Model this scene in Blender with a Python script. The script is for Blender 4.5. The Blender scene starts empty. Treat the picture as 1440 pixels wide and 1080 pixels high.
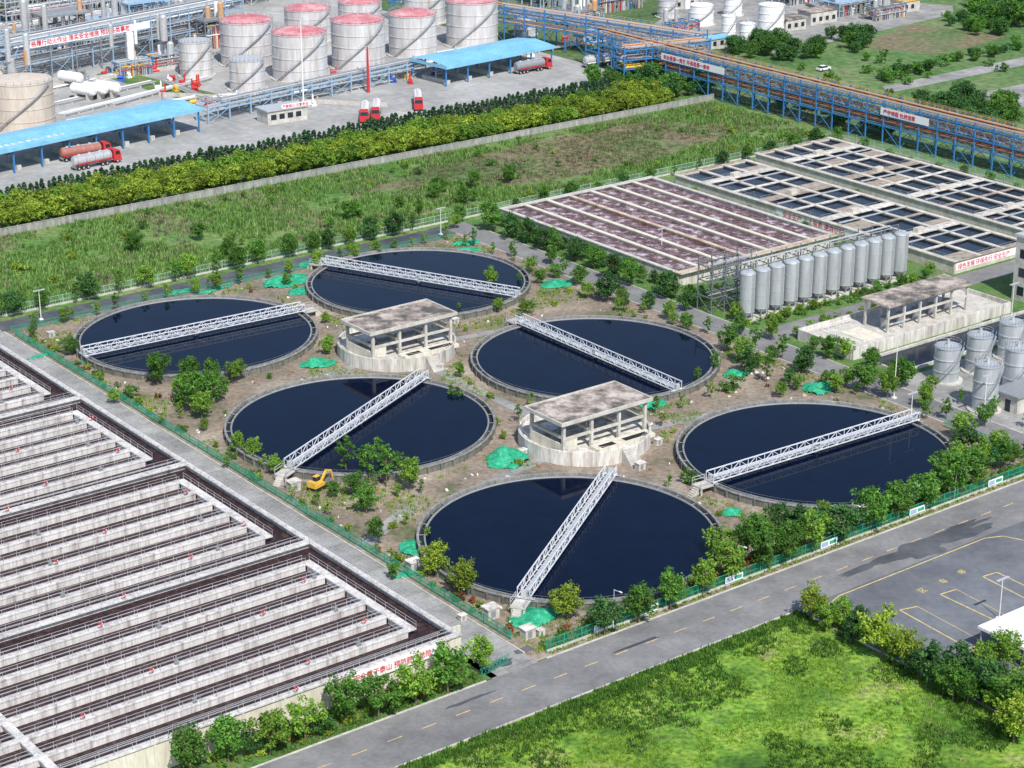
import bpy, math, random
from mathutils import Vector, Matrix
from mathutils import noise as mn
random.seed(7)
D=bpy.data; scene=bpy.context.scene; COL=scene.collection
sin,cos,pi=math.sin,math.cos,math.pi
R_=random.uniform
# ---------------------------------------------------------------- survey frame
F=2912.; TH=math.atan(1111/2912.); ST,CT=sin(TH),cos(TH); CH=131.
def G(u,v,h=0.):
    "survey sight line -> metric point on the horizontal plane of height h"
    z=F*(CH-h)/((v+571)*CT)
    return ((u-720)*z/F,(z-(CH-h)*ST)/CT)
SR=math.radians(37.54); ca,sa=cos(SR),sin(SR)
def W(a,b): return (a*ca-b*sa,a*sa+b*ca)
def SI(p): return (p[0]*ca+p[1]*sa,-p[0]*sa+p[1]*ca)
# ---------------------------------------------------------------- materials
def M(name,cols,scale=.5,rough=.85,bump=0.,stretch=(1,1,1),metal=0.,fine=6.,fa=.25,detail=5,coord='P',spec=.3,big=0.,bigscale=.05):
    m=D.materials.new(name); m.use_nodes=True; nt=m.node_tree; N=nt.nodes; L=nt.links
    bs=N['Principled BSDF']; bs.inputs['Roughness'].default_value=rough; bs.inputs['Metallic'].default_value=metal
    bs.inputs['Specular IOR Level'].default_value=spec
    if coord=='P':
        g=N.new('ShaderNodeNewGeometry'); src=g.outputs['Position']
    else:
        g=N.new('ShaderNodeTexCoord'); src=g.outputs['Object']
    mp=N.new('ShaderNodeMapping'); mp.inputs['Scale'].default_value=stretch; L.new(src,mp.inputs['Vector'])
    n1=N.new('ShaderNodeTexNoise'); n1.inputs['Scale'].default_value=scale; n1.inputs['Detail'].default_value=detail; n1.inputs['Roughness'].default_value=.62
    L.new(mp.outputs[0],n1.inputs['Vector'])
    r=N.new('ShaderNodeValToRGB'); L.new(n1.outputs[0],r.inputs[0])
    e=r.color_ramp.elements
    while len(e)<len(cols): e.new(.5)
    for i,(p,c) in enumerate(cols):
        e[i].position=p; e[i].color=(*c,1)
    n2=N.new('ShaderNodeTexNoise'); n2.inputs['Scale'].default_value=scale*fine; n2.inputs['Detail'].default_value=3
    L.new(mp.outputs[0],n2.inputs['Vector'])
    mr=N.new('ShaderNodeMapRange'); mr.inputs[1].default_value=.3; mr.inputs[2].default_value=.7; mr.inputs[3].default_value=1-fa; mr.inputs[4].default_value=1+fa
    L.new(n2.outputs[0],mr.inputs[0])
    mx=N.new('ShaderNodeMix'); mx.data_type='RGBA'; mx.blend_type='MULTIPLY'; mx.inputs[0].default_value=1
    L.new(r.outputs[0],mx.inputs[6]); L.new(mr.outputs[0],mx.inputs[7])
    out=mx.outputs[2]
    if big:
        n3=N.new('ShaderNodeTexNoise'); n3.inputs['Scale'].default_value=bigscale; n3.inputs['Detail'].default_value=4; L.new(src,n3.inputs['Vector'])
        m3=N.new('ShaderNodeMapRange'); m3.inputs[1].default_value=.35; m3.inputs[2].default_value=.65; m3.inputs[3].default_value=1-big; m3.inputs[4].default_value=1+big*.6
        L.new(n3.outputs[0],m3.inputs[0])
        x3=N.new('ShaderNodeMix'); x3.data_type='RGBA'; x3.blend_type='MULTIPLY'; x3.inputs[0].default_value=1
        L.new(out,x3.inputs[6]); L.new(m3.outputs[0],x3.inputs[7]); out=x3.outputs[2]
    L.new(out,bs.inputs['Base Color'])
    if bump:
        b=N.new('ShaderNodeBump'); b.inputs['Strength'].default_value=bump; b.inputs['Distance'].default_value=.1
        L.new(n2.outputs[0],b.inputs['Height']); L.new(b.outputs[0],bs.inputs['Normal'])
    return m
def P1(name,c,rough=.6,metal=0.,var=.12,scale=1.5,coord='P'):
    return M(name,[(.3,tuple(x*(1-var) for x in c)),(.7,tuple(min(1,x*(1+var)) for x in c))],scale=scale,rough=rough,metal=metal,fa=.08,coord=coord)
def leafmat(name,c1,c2,tr=.4):
    m=D.materials.new(name); m.use_nodes=True; nt=m.node_tree; N=nt.nodes; L=nt.links
    bs=N['Principled BSDF']; bs.inputs['Roughness'].default_value=.6; bs.inputs['Specular IOR Level'].default_value=.25
    g=N.new('ShaderNodeNewGeometry'); n=N.new('ShaderNodeTexNoise'); n.inputs['Scale'].default_value=.9; n.inputs['Detail'].default_value=3
    L.new(g.outputs['Position'],n.inputs['Vector'])
    r=N.new('ShaderNodeValToRGB'); r.color_ramp.elements[0].position=.32; r.color_ramp.elements[1].position=.68
    r.color_ramp.elements[0].color=(*c1,1); r.color_ramp.elements[1].color=(*c2,1); L.new(n.outputs[0],r.inputs[0])
    oi=N.new('ShaderNodeObjectInfo'); mr=N.new('ShaderNodeMapRange'); mr.inputs[3].default_value=.75; mr.inputs[4].default_value=1.3; L.new(oi.outputs['Random'],mr.inputs[0])
    isl=N.new('ShaderNodeMapRange'); isl.inputs[3].default_value=.65; isl.inputs[4].default_value=1.35; L.new(g.outputs['Random Per Island'],isl.inputs[0])
    mu=N.new('ShaderNodeMath'); mu.operation='MULTIPLY'; L.new(mr.outputs[0],mu.inputs[0]); L.new(isl.outputs[0],mu.inputs[1])
    mx=N.new('ShaderNodeMix'); mx.data_type='RGBA'; mx.blend_type='MULTIPLY'; mx.inputs[0].default_value=1
    L.new(r.outputs[0],mx.inputs[6]); L.new(mu.outputs[0],mx.inputs[7]); L.new(mx.outputs[2],bs.inputs['Base Color'])
    t=N.new('ShaderNodeBsdfTranslucent'); L.new(mx.outputs[2],t.inputs[0])
    ms=N.new('ShaderNodeMixShader'); ms.inputs[0].default_value=tr; L.new(bs.outputs[0],ms.inputs[1]); L.new(t.outputs[0],ms.inputs[2])
    L.new(ms.outputs[0],N['Material Output'].inputs['Surface'])
    return m
def watermat(name,c,rough=.08,bump=.05,scale=.8,c2=None,spec=.2):
    m=M(name,[(.35,c),(.65,c2 or c)],scale=scale,rough=rough,fa=.05,spec=spec)
    nt=m.node_tree; N=nt.nodes; L=nt.links
    g=N.new('ShaderNodeNewGeometry'); n=N.new('ShaderNodeTexNoise'); n.inputs['Scale'].default_value=2.2; n.inputs['Detail'].default_value=3; L.new(g.outputs['Position'],n.inputs['Vector'])
    b=N.new('ShaderNodeBump'); b.inputs['Strength'].default_value=bump; b.inputs['Distance'].default_value=.05; L.new(n.outputs[0],b.inputs['Height']); L.new(b.outputs[0],N['Principled BSDF'].inputs['Normal'])
    return m
m_conc=M('stained_concrete',[(.25,(.24,.21,.18)),(.4,(.46,.43,.39)),(.56,(.64,.62,.57)),(.8,(.74,.72,.68))],scale=.9,stretch=(1,1,.12),bump=.2,fa=.18,big=.15)
m_bconc=M('basin_channel_concrete',[(.25,(.24,.21,.19)),(.38,(.46,.43,.41)),(.52,(.62,.6,.58)),(.8,(.74,.72,.7))],scale=1.3,stretch=(1,1,.12),bump=.2,fa=.15,big=.1,bigscale=.15)
m_tan=M('tan_basin_concrete',[(.3,(.4,.36,.3)),(.55,(.56,.52,.46)),(.75,(.67,.64,.58))],scale=.6,bump=.15,fa=.16)
m_deck=M('weathered_brown_decking',[(.3,(.2,.16,.13)),(.55,(.34,.29,.24)),(.75,(.46,.41,.36))],scale=.8,fa=.2)
m_conc2=M('plain_concrete',[(.3,(.38,.36,.32)),(.55,(.52,.5,.46)),(.75,(.64,.62,.58))],scale=.6,bump=.15,fa=.14)
m_cream=M('cream_render_wall',[(.3,(.5,.46,.38)),(.5,(.64,.6,.5)),(.8,(.7,.67,.57))],scale=.8,stretch=(1,1,.15),fa=.1)
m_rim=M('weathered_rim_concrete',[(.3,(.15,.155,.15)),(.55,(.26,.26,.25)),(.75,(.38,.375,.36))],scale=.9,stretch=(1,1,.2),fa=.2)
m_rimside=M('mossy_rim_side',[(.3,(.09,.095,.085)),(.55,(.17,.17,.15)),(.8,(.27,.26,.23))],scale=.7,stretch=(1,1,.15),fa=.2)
m_wallc=M('old_panel_wall',[(.3,(.2,.2,.19)),(.55,(.32,.32,.3)),(.75,(.45,.44,.42))],scale=.9,stretch=(1,1,.2),fa=.2)
m_roofc=M('mottled_concrete_roof',[(.38,(.1,.095,.09)),(.5,(.28,.24,.21)),(.62,(.48,.42,.37)),(.8,(.54,.5,.46))],scale=.35,fa=.2)
m_rust=M('ochre_stained_concrete',[(.3,(.36,.22,.13)),(.5,(.52,.42,.32)),(.75,(.64,.58,.5))],scale=.5,fa=.2)
m_rail=P1('galvanised_rail',(.56,.56,.58),rough=.45,metal=.2)
m_truss=P1('white_truss_paint',(.68,.7,.74),rough=.45,metal=.1)
m_water=watermat('clarifier_water',(.0012,.0042,.016),c2=(.002,.0065,.023),rough=.05,bump=.02,scale=.2,spec=.1)
m_bwater=M('sludge_water',[(.3,(.022,.012,.015)),(.5,(.04,.024,.026)),(.68,(.085,.056,.055))],scale=1.4,rough=.5,fa=.35,bump=.4,spec=.18)
m_water3=M('dark_basin_water',[(.3,(.006,.013,.026)),(.7,(.014,.026,.046))],scale=.8,rough=.15,fa=.2,spec=.18)
m_foam=M('brown_foam',[(.34,(.06,.03,.036)),(.46,(.13,.075,.085)),(.54,(.2,.135,.15)),(.61,(.44,.38,.42)),(.75,(.64,.6,.65))],scale=.5,rough=.6,fa=.45,bump=.4,detail=9)
m_launder=M('launder_water',[(.3,(.01,.013,.015)),(.7,(.024,.03,.03))],scale=.8,rough=.3,spec=.2)
m_asph=M('road_asphalt',[(.3,(.155,.155,.16)),(.5,(.2,.2,.204)),(.75,(.25,.248,.246))],scale=.25,fa=.1,rough=.9,big=.16,bigscale=.08,detail=8)
m_asph2=M('parking_asphalt',[(.3,(.115,.125,.145)),(.5,(.15,.16,.18)),(.75,(.19,.2,.215))],scale=.15,fa=.1,rough=.85,big=.2)
m_path=M('service_road_concrete',[(.3,(.23,.232,.23)),(.5,(.31,.31,.3)),(.75,(.4,.395,.38))],scale=.3,fa=.14,big=.2,bigscale=.1)
m_wet=M('wet_asphalt',[(.35,(.05,.055,.065)),(.65,(.12,.125,.135))],scale=.1,fa=.15,rough=.5)
m_dirt=M('bare_dirt',[(.28,(.07,.12,.04)),(.36,(.12,.13,.07)),(.42,(.2,.165,.125)),(.53,(.26,.21,.165)),(.64,(.34,.285,.23)),(.8,(.44,.4,.34))],scale=.09,fa=.28,fine=14,bump=.4,detail=10)
m_field=M('weedy_field',[(.25,(.05,.12,.025)),(.42,(.09,.19,.045)),(.52,(.13,.21,.06)),(.62,(.18,.24,.09)),(.7,(.26,.27,.15)),(.8,(.3,.28,.18))],scale=.06,fa=.4,fine=14,bump=.6,detail=10)
m_fieldr=M('dry_grass_field',[(.25,(.075,.13,.04)),(.4,(.11,.16,.06)),(.5,(.165,.16,.085)),(.6,(.19,.145,.095)),(.8,(.24,.18,.12))],scale=.04,fa=.35,fine=14,bump=.6,detail=10)
m_farg=M('lush_far_grass',[(.25,(.04,.1,.03)),(.45,(.085,.17,.05)),(.6,(.14,.2,.08)),(.75,(.22,.2,.12))],scale=.035,fa=.35,fine=14,bump=.6,detail=10)
m_lawn=M('wild_lawn',[(.27,(.035,.11,.015)),(.4,(.08,.19,.02)),(.5,(.14,.27,.03)),(.58,(.2,.31,.04)),(.66,(.24,.25,.1)),(.73,(.31,.25,.18))],scale=.1,fa=.5,fine=14,bump=.9,detail=14,big=.35,bigscale=.05)
m_verge=M('verge_grass',[(.3,(.05,.12,.028)),(.5,(.09,.18,.045)),(.65,(.16,.19,.085)),(.8,(.3,.26,.18))],scale=.2,fa=.35,fine=9,bump=.5,detail=8)
m_far=M('rough_terrain',[(.3,(.05,.1,.035)),(.5,(.09,.15,.055)),(.7,(.16,.17,.09))],scale=.03,fa=.4,fine=20,detail=10)
m_net=M('green_dust_net',[(.3,(.01,.2,.1)),(.5,(.025,.34,.18)),(.75,(.1,.5,.33))],scale=1.2,fa=.3,bump=.7,rough=.7)
m_fence=P1('green_fence_paint',(.03,.3,.19),rough=.5)
m_fencep=P1('pale_green_fence',(.32,.48,.38),rough=.6)
m_yel=P1('yellow_road_paint',(.6,.47,.18),rough=.7,var=.3)
m_orangep=P1('orange_dash_paint',(.62,.43,.2),rough=.7,var=.3)
m_white=P1('white_paint',(.8,.8,.79),rough=.5)
m_bwhite=P1('banner_white',(.85,.84,.84),rough=.5,var=.03)
m_whitel=P1('light_grey_steel',(.54,.56,.58),rough=.4,metal=.3)
m_silo=M('silo_steel',[(.3,(.42,.45,.47)),(.6,(.54,.57,.59)),(.8,(.6,.62,.64))],scale=.8,stretch=(1,1,.15),rough=.38,metal=.35,fa=.06)
m_tank=M('tank_shell_grey',[(.25,(.4,.34,.31)),(.42,(.54,.52,.51)),(.65,(.66,.66,.67))],scale=.5,stretch=(1,1,.12),rough=.5,metal=.1,fa=.1)
m_tankb=M('tank_shell_beige',[(.3,(.5,.43,.36)),(.7,(.62,.55,.47))],scale=.5,stretch=(1,1,.15),rough=.6,fa=.1)
m_red=M('faded_pink_red_roof',[(.3,(.45,.11,.14)),(.5,(.52,.2,.22)),(.65,(.6,.36,.37)),(.8,(.66,.5,.5))],scale=.22,fa=.12,rough=.7,detail=8)
m_redp=P1('red_paint',(.5,.04,.045),rough=.4)
m_redt=P1('red_lettering',(.6,.02,.06),rough=.5)
m_bluet=P1('blue_lettering',(.05,.12,.45),rough=.5)
m_broof=M('blue_sheet_roof',[(.3,(.16,.42,.6)),(.7,(.25,.54,.72))],scale=.15,fa=.08,rough=.5)
m_brack=P1('blue_rack_steel',(.05,.2,.45),rough=.5)
m_brackl=P1('pale_blue_steel',(.3,.43,.55),rough=.5)
m_gsteel=P1('grey_steel',(.3,.32,.34),rough=.5,metal=.3)
m_dsteel=P1('dark_gantry_steel',(.2,.22,.24),rough=.5,metal=.3)
m_dark=P1('dark_void',(.02,.02,.022),rough=.8)
m_pipeo=P1('ochre_pipe',(.5,.3,.17),rough=.5)
m_rusto=P1('rust_orange_pipe',(.5,.22,.1),rough=.5)
m_rustt=P1('rust_red_tank_paint',(.35,.14,.11),rough=.5)
m_pipes=P1('silver_pipe',(.62,.62,.62),rough=.35,metal=.5)
m_yellowm=P1('machine_yellow',(.68,.42,.06),rough=.5)
m_tyre=P1('tyre_rubber',(.02,.02,.02),rough=.9)
m_glass=P1('dark_glass',(.02,.03,.04),rough=.1)
m_bark=P1('bark',(.16,.125,.09),rough=.9,coord='O')
m_brick=P1('brick_red_brown',(.3,.12,.08),rough=.8)
l_mid=leafmat('leaf_mid',(.055,.155,.025),(.15,.33,.05))
l_bri=leafmat('leaf_bright',(.1,.23,.03),(.26,.42,.055))
l_yel=leafmat('leaf_yellow_green',(.14,.25,.03),(.37,.46,.055))
l_dark=leafmat('leaf_dark',(.03,.1,.028),(.085,.2,.05),.35)
l_cyp=leafmat('cypress_needle',(.018,.06,.025),(.05,.125,.048),.15)
l_redl=leafmat('leaf_red',(.16,.05,.02),(.36,.13,.05))
l_grass=leafmat('grass_blade',(.07,.17,.03),(.22,.34,.1))
l_straw=leafmat('straw_blade',(.18,.19,.09),(.38,.37,.22))
l_brown=leafmat('brown_blade',(.15,.12,.07),(.3,.25,.15))
l_lawn=leafmat('lawn_blade',(.09,.22,.02),(.29,.41,.05))
l_lawnd=leafmat('dark_weed_blade',(.045,.13,.02),(.13,.27,.04))
m_yard=M('yard_concrete',[(.3,(.32,.32,.315)),(.55,(.4,.4,.39)),(.8,(.49,.48,.47))],scale=.06,fa=.1,fine=8,detail=8,big=.2)
def add_joints(m,size,rot):
    nt=m.node_tree;N=nt.nodes;L=nt.links;bs=N['Principled BSDF']
    lk=bs.inputs['Base Color'].links[0].from_socket
    g=N.new('ShaderNodeNewGeometry');mp=N.new('ShaderNodeMapping');mp.inputs['Rotation'].default_value=(0,0,-rot)
    L.new(g.outputs['Position'],mp.inputs['Vector'])
    b=N.new('ShaderNodeTexBrick');b.offset=0;b.inputs['Color1'].default_value=(1,1,1,1);b.inputs['Color2'].default_value=(.86,.86,.86,1);b.inputs['Mortar'].default_value=(.6,.6,.6,1)
    b.inputs['Scale'].default_value=1;b.inputs['Brick Width'].default_value=size;b.inputs['Row Height'].default_value=size;b.inputs['Mortar Size'].default_value=.06
    L.new(mp.outputs[0],b.inputs['Vector'])
    x=N.new('ShaderNodeMix');x.data_type='RGBA';x.blend_type='MULTIPLY';x.inputs[0].default_value=1
    L.new(lk,x.inputs[6]);L.new(b.outputs[0],x.inputs[7]);L.new(x.outputs[2],bs.inputs['Base Color'])
add_joints(m_yard,6,SR); add_joints(m_path,5,SR)
# ---------------------------------------------------------------- mesh builder
class MB:
    def __init__(s,mat=None): s.v=[];s.f=[];s.mi=[];s.sm=[];s.mats=[];s.cur=0
    def mat(s,m):
        if m not in s.mats: s.mats.append(m)
        s.cur=s.mats.index(m); return s
    def face(s,idx,smooth=False): s.f.append(idx);s.mi.append(s.cur);s.sm.append(smooth)
    def quad(s,*p):
        n=len(s.v); s.v+=[tuple(x) for x in p]; s.face(tuple(range(n,n+len(p))))
    def box(s,x0,x1,y0,y1,z0,z1):
        n=len(s.v); s.v+=[(x0,y0,z0),(x1,y0,z0),(x1,y1,z0),(x0,y1,z0),(x0,y0,z1),(x1,y0,z1),(x1,y1,z1),(x0,y1,z1)]
        for q in ((3,2,1,0),(4,5,6,7),(0,1,5,4),(1,2,6,5),(2,3,7,6),(3,0,4,7)): s.face(tuple(n+i for i in q))
    def beam(s,p,q,w,h=None):
        p=Vector(p);q=Vector(q);d=q-p
        if d.length<1e-6: return
        h=h or w; d.normalize(); up=Vector((0,0,1)) if abs(d.z)<.95 else Vector((1,0,0))
        x=d.cross(up).normalized(); y=x.cross(d)
        n=len(s.v)
        for b in (p,q):
            for sx,sy in ((-1,-1),(1,-1),(1,1),(-1,1)): s.v.append(tuple(b+x*(sx*w/2)+y*(sy*h/2)))
        for t in ((3,2,1,0),(4,5,6,7),(0,1,5,4),(1,2,6,5),(2,3,7,6),(3,0,4,7)): s.face(tuple(n+i for i in t))
    def tube(s,p,q,r,r2=None,n=8,cap=True):
        p=Vector(p);q=Vector(q);d=(q-p).normalized(); r2=r if r2 is None else r2
        up=Vector((0,0,1)) if abs(d.z)<.95 else Vector((1,0,0)); x=d.cross(up).normalized(); y=x.cross(d)
        k=len(s.v)
        for b,rr in ((p,r),(q,r2)):
            for i in range(n):
                t=2*pi*i/n; s.v.append(tuple(b+x*(cos(t)*rr)+y*(sin(t)*rr)))
        for i in range(n):
            j=(i+1)%n; s.face((k+i,k+n+i,k+n+j,k+j),True)
        if cap:
            for off,rev in ((0,0),(n,1)):
                k2=len(s.v); s.v+=s.v[k+off:k+off+n]
                ids=list(range(k2,k2+n)); s.face(tuple(ids[::-1] if rev else ids))
    def rev(s,prof,n=32,x=0,y=0):
        for (r0,z0),(r1,z1) in zip(prof,prof[1:]):
            k=len(s.v)
            for i in range(n):
                t=2*pi*i/n; s.v.append((x+r0*cos(t),y+r0*sin(t),z0)); 
            for i in range(n):
                t=2*pi*i/n; s.v.append((x+r1*cos(t),y+r1*sin(t),z1))
            for i in range(n):
                j=(i+1)%n; s.face((k+i,k+j,k+n+j,k+n+i),True)
    def rail(s,p,q,h=1.1,r=.035,sp=2.):
        p=Vector(p);q=Vector(q);L=(q-p).length;n=max(1,round(L/sp))
        for i in range(n+1):
            a=p.lerp(q,i/n); s.beam(a,a+Vector((0,0,h)),r*1.8)
        for z in (h,h*.55): s.beam(p+Vector((0,0,z)),q+Vector((0,0,z)),r*1.8)
    def mesh(s,name):
        m=D.meshes.new(name); m.from_pydata(s.v,[],s.f)
        for t in s.mats: m.materials.append(t)
        m.polygons.foreach_set('material_index',s.mi); m.polygons.foreach_set('use_smooth',s.sm); m.update(); return m
KIDS={}
def mkobj(name,data,loc=(0,0,0),rz=0,parent=None,sc=None):
    o=D.objects.new(name,data); COL.objects.link(o)
    o.location=(*loc,0) if len(loc)==2 else loc; o.rotation_euler=(0,0,rz) if not isinstance(rz,tuple) else rz
    if sc: o.scale=sc if isinstance(sc,tuple) else (sc,)*3
    if parent: o.parent=parent; KIDS.setdefault(parent,[]).append(o)
    return o
def thing(name,label,cat,loc=(0,0,0),rz=0,group=None,data=None,sc=None):
    if isinstance(data,MB): data=data.mesh(name)
    o=mkobj(name,data,loc,rz,None,sc); o['label']=label; o['category']=cat
    if group: o['group']=group
    return o
def part(par,name,mb,loc=(0,0,0),rz=0,label=None):
    o=mkobj(name,mb.mesh(name) if isinstance(mb,MB) else mb,loc,rz,par)
    if label: o['label']=label
    return o
def dup(root,loc,rz=0,sc=None,label=None,group=None):
    def cp(o,par):
        c=o.copy(); COL.objects.link(c)
        if par: c.parent=par; KIDS.setdefault(par,[]).append(c)
        for k in list(KIDS.get(o,[])): cp(k,c)
        return c
    r=cp(root,None); r.location=(*loc,0) if len(loc)==2 else loc; r.rotation_euler=(0,0,rz)
    if sc: r.scale=(sc,)*3 if not isinstance(sc,tuple) else sc
    if label: r['label']=label
    if group: r['group']=group
    return r
def structure(name,mb,loc=(0,0,0),rz=0,kind='structure'):
    o=mkobj(name,mb.mesh(name),loc,rz); o['kind']=kind; return o
def textmesh(body,size,mat,ext=.02,off=0.):
    c=D.curves.new('lettering','FONT'); c.body=body; c.size=size; c.extrude=ext; c.align_x='LEFT'; c.offset=off
    o=D.objects.new('tmp',c); COL.objects.link(o)
    bpy.context.view_layer.update()
    me=D.meshes.new_from_object(o.evaluated_get(bpy.context.evaluated_depsgraph_get())); D.objects.remove(o)
    me.materials.clear(); me.materials.append(mat); return me
# ---------------------------------------------------------------- ground sheets (site frame)
def sheet(name,a0,a1,b0,b1,z,mat):
    mb=MB().mat(mat); mb.quad((a0,b0,z),(a1,b0,z),(a1,b1,z),(a0,b1,z)); return structure(name,mb,(0,0,0),SR)
def poly(name,pts,z,mat):
    mb=MB().mat(mat); mb.quad(*[(*p,z) for p in pts]); return structure(name,mb)
mb=MB().mat(m_far); mb.quad((-4000,-600,-.1),(4000,-600,-.1),(4000,9000,-.1),(-4000,9000,-.1)); structure('ground',mb)
sheet('field_ground',40,388,359,412,.0,m_field)
mb=MB().mat(m_fieldr); pts=[]
for i in range(60):
    t=2*pi*i/60; r=1+.22*mn.noise(Vector((cos(t)*2,sin(t)*2,1.3)))+.08*mn.noise(Vector((cos(t)*9,sin(t)*9,4))); pts.append((322+56*cos(t)*r,390+17*sin(t)*r,.012))
mb.quad(*pts); structure('dry_field_ground',mb,(0,0,0),SR)
sheet('verge_ground',262.5,392,189,359,.0,m_verge)
sheet('tree_belt_ground',40,388,412,437,.0,m_verge)
sheet('yard_pavement',40,390,437,640,.0,m_yard)
sheet('plant_ground',149.5,256,189.2,353,.01,m_dirt)
sheet('basin_verge_ground',40,143,189.2,195.5,.03,m_verge)
sheet('service_road',142,149.5,189,359,.03,m_path)
sheet('back_road',149.5,256,353,359,.035,m_wet)
sheet('side_road',256,262.5,189,359,.035,m_asph)
sheet('silo_road',262.5,420,260,266,.03,m_asph)
sheet('front_road',20,460,179,189,.03,m_asph)
sheet('lawn_ground',20,187,40,178.7,.02,m_lawn)
sheet('parking_pavement',187,460,40,179,.02,m_asph2)
sheet('tank_yard_pavement',262.5,330,189,232,.03,m_path)
def kerb(name,a0,a1,b0,b1,h=.14):
    mb=MB().mat(m_conc2); mb.box(a0,a1,b0,b1,0,h); o=structure(name,mb,(0,0,0),SR)
kerb('kerb',40,141,188.9,189.15); kerb('kerb',151,255,188.9,189.15); kerb('kerb',20,186,178.6,178.85); kerb('kerb',187,187.25,60,178.6)
kerb('kerb',149.5,149.7,192,353); kerb('kerb',255.8,256,192,353); kerb('kerb',262.5,262.7,192,258); kerb('kerb',262.5,262.7,267,350)
mb=MB().mat(m_orangep)
a=60
while a<330:
    mb.box(a,a+2.2,184.2,184.34,.034,.045); a+=5.2
structure('road_marking',mb,(0,0,0),SR)
mb=MB().mat(m_yel)
def gl(pts,w=.2):
    for p,q in zip(pts,pts[1:]):
        mb.beam((*G(*p),.03),(*G(*q),.03),w,.012)
gl([(1165,850),(1180,838),(1385,757),(1410,754),(1440,760)],.18)
gl([(1290,853),(1265,858),(1362,912),(1388,906)]); gl([(1290,853),(1388,906)],.1)
gl([(1345,829),(1322,836),(1440,892)]); gl([(1345,829),(1450,884)],.1)
gl([(1402,805),(1382,811),(1450,846)]); gl([(1402,805),(1450,828)])
structure('parking_marking',mb)
for ch,(u,v) in zip('停车区',((1352,808),(1326,821),(1296,834))):
    o=mkobj('painted_character',textmesh(ch,1.35,m_yel,.004),(*G(u,v),.03),SR); o['kind']='structure'
mb=MB().mat(m_wet)
def blob(u,v,ru,rv,z,n=40,rot=SR):
    x,y=G(u,v); pts=[]; o_=R_(0,50)
    for i in range(n):
        t=2*pi*i/n; r=1+.7*mn.noise(Vector((cos(t)*1.6+o_,sin(t)*1.6,0))); dx,dy=ru*cos(t)*r,rv*sin(t)*r
        pts.append((x+dx*cos(rot)-dy*sin(rot),y+dx*sin(rot)+dy*cos(rot),z))
    mb.quad(*pts)
for i,(u,v,ru,rv) in enumerate(((1310,765,9,1.3),(1235,790,6,.8),(1360,750,5,1),(1215,800,4,.6),(1290,775,5,2.2),(700,935,2.5,1),(735,915,2,.7),(1345,745,6,1),(660,985,3,.3),(900,905,4,.3))): blob(u,v,ru,rv,.05+.004*i)
structure('road_damp_patch',mb)
# ---------------------------------------------------------------- clarifiers
NS=128; RH=1.3
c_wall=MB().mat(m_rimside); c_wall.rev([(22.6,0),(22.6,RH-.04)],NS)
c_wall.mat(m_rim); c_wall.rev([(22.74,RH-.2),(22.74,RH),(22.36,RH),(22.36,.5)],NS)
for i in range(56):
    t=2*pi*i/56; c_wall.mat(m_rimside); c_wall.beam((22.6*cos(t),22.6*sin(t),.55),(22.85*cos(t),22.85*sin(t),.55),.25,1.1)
c_weir=MB().mat(m_rim); c_weir.rev([(21.65,.5),(21.65,1.14),(21.45,1.14),(21.45,.5)],NS)
c_weir.mat(m_whitel); c_weir.rev([(21.43,.7),(21.43,1.1),(21.39,1.1),(21.39,.7)],NS); 
c_weir.mat(m_rim)
for i in range(36):
    t=2*pi*i/36; c_weir.beam((21.6*cos(t),21.6*sin(t),1.02),(22.4*cos(t),22.4*sin(t),1.02),.1,.1)
c_lau=MB().mat(m_launder); c_lau.rev([(22.38,.62),(21.6,.62)],NS)
c_wat=MB().mat(m_water); c_wat.quad(*[(21.41*cos(2*pi*i/NS),21.41*sin(2*pi*i/NS),.95) for i in range(NS)])
c_rail=MB().mat(m_gsteel)
for i in range(64):
    t0,t1=2*pi*i/64,2*pi*(i+1)/64; c_rail.rail((22.66*cos(t0),22.66*sin(t0),RH),(22.66*cos(t1),22.66*sin(t1),RH),.8,.011,3)
b_tr=MB().mat(m_truss); Lh=22.7; npan=26; dx=2*Lh/npan; Z0,Z1=1.65,2.95
for y in (-.9,.9):
    for z in (Z0,Z1): b_tr.beam((-Lh,y,z),(Lh,y,z),.15,.15)
    for i in range(npan+1):
        x=-Lh+i*dx; b_tr.beam((x,y,Z0),(x,y,Z1),.09)
        if i<npan:
            if i%2: b_tr.beam((x,y,Z0),(x+dx,y,Z1),.08)
            else: b_tr.beam((x,y,Z1),(x+dx,y,Z0),.08)
for i in range(npan+1):
    x=-Lh+i*dx; b_tr.beam((x,-.9,Z0),(x,.9,Z0),.1)
b_deck=MB().mat(m_gsteel); b_deck.box(-Lh,Lh,-.5,.5,1.75,1.8)
b_deck.mat(m_whitel)
for i in range(45): b_deck.box(-Lh+i,-Lh+i+.85,-.46,.46,1.802,1.815)
b_end=MB().mat(m_whitel); b_end.box(-.3,.3,-1.6,1.6,1.45,1.6)
b_end.mat(m_tyre)
for y in (-1.35,1.35): b_end.tube((-.1,y,1.48),(.1,y,1.48),.18,n=12)
b_end.mat(m_whitel); b_end.box(-.25,.35,-.4,.4,1.6,2.6); b_end=b_end.mesh('end_carriage')
b_piv=MB().mat(m_gsteel); b_piv.tube((0,0,.3),(0,0,1.6),.45,n=16); b_piv.mat(m_whitel); b_piv.box(-.45,.45,-.35,.35,1.6,2.5)
b_scr=MB().mat(m_gsteel); b_scr.beam((0,0,.7),(0,0,1.7),.1); b_scr=b_scr.mesh('scraper_arm')
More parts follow.
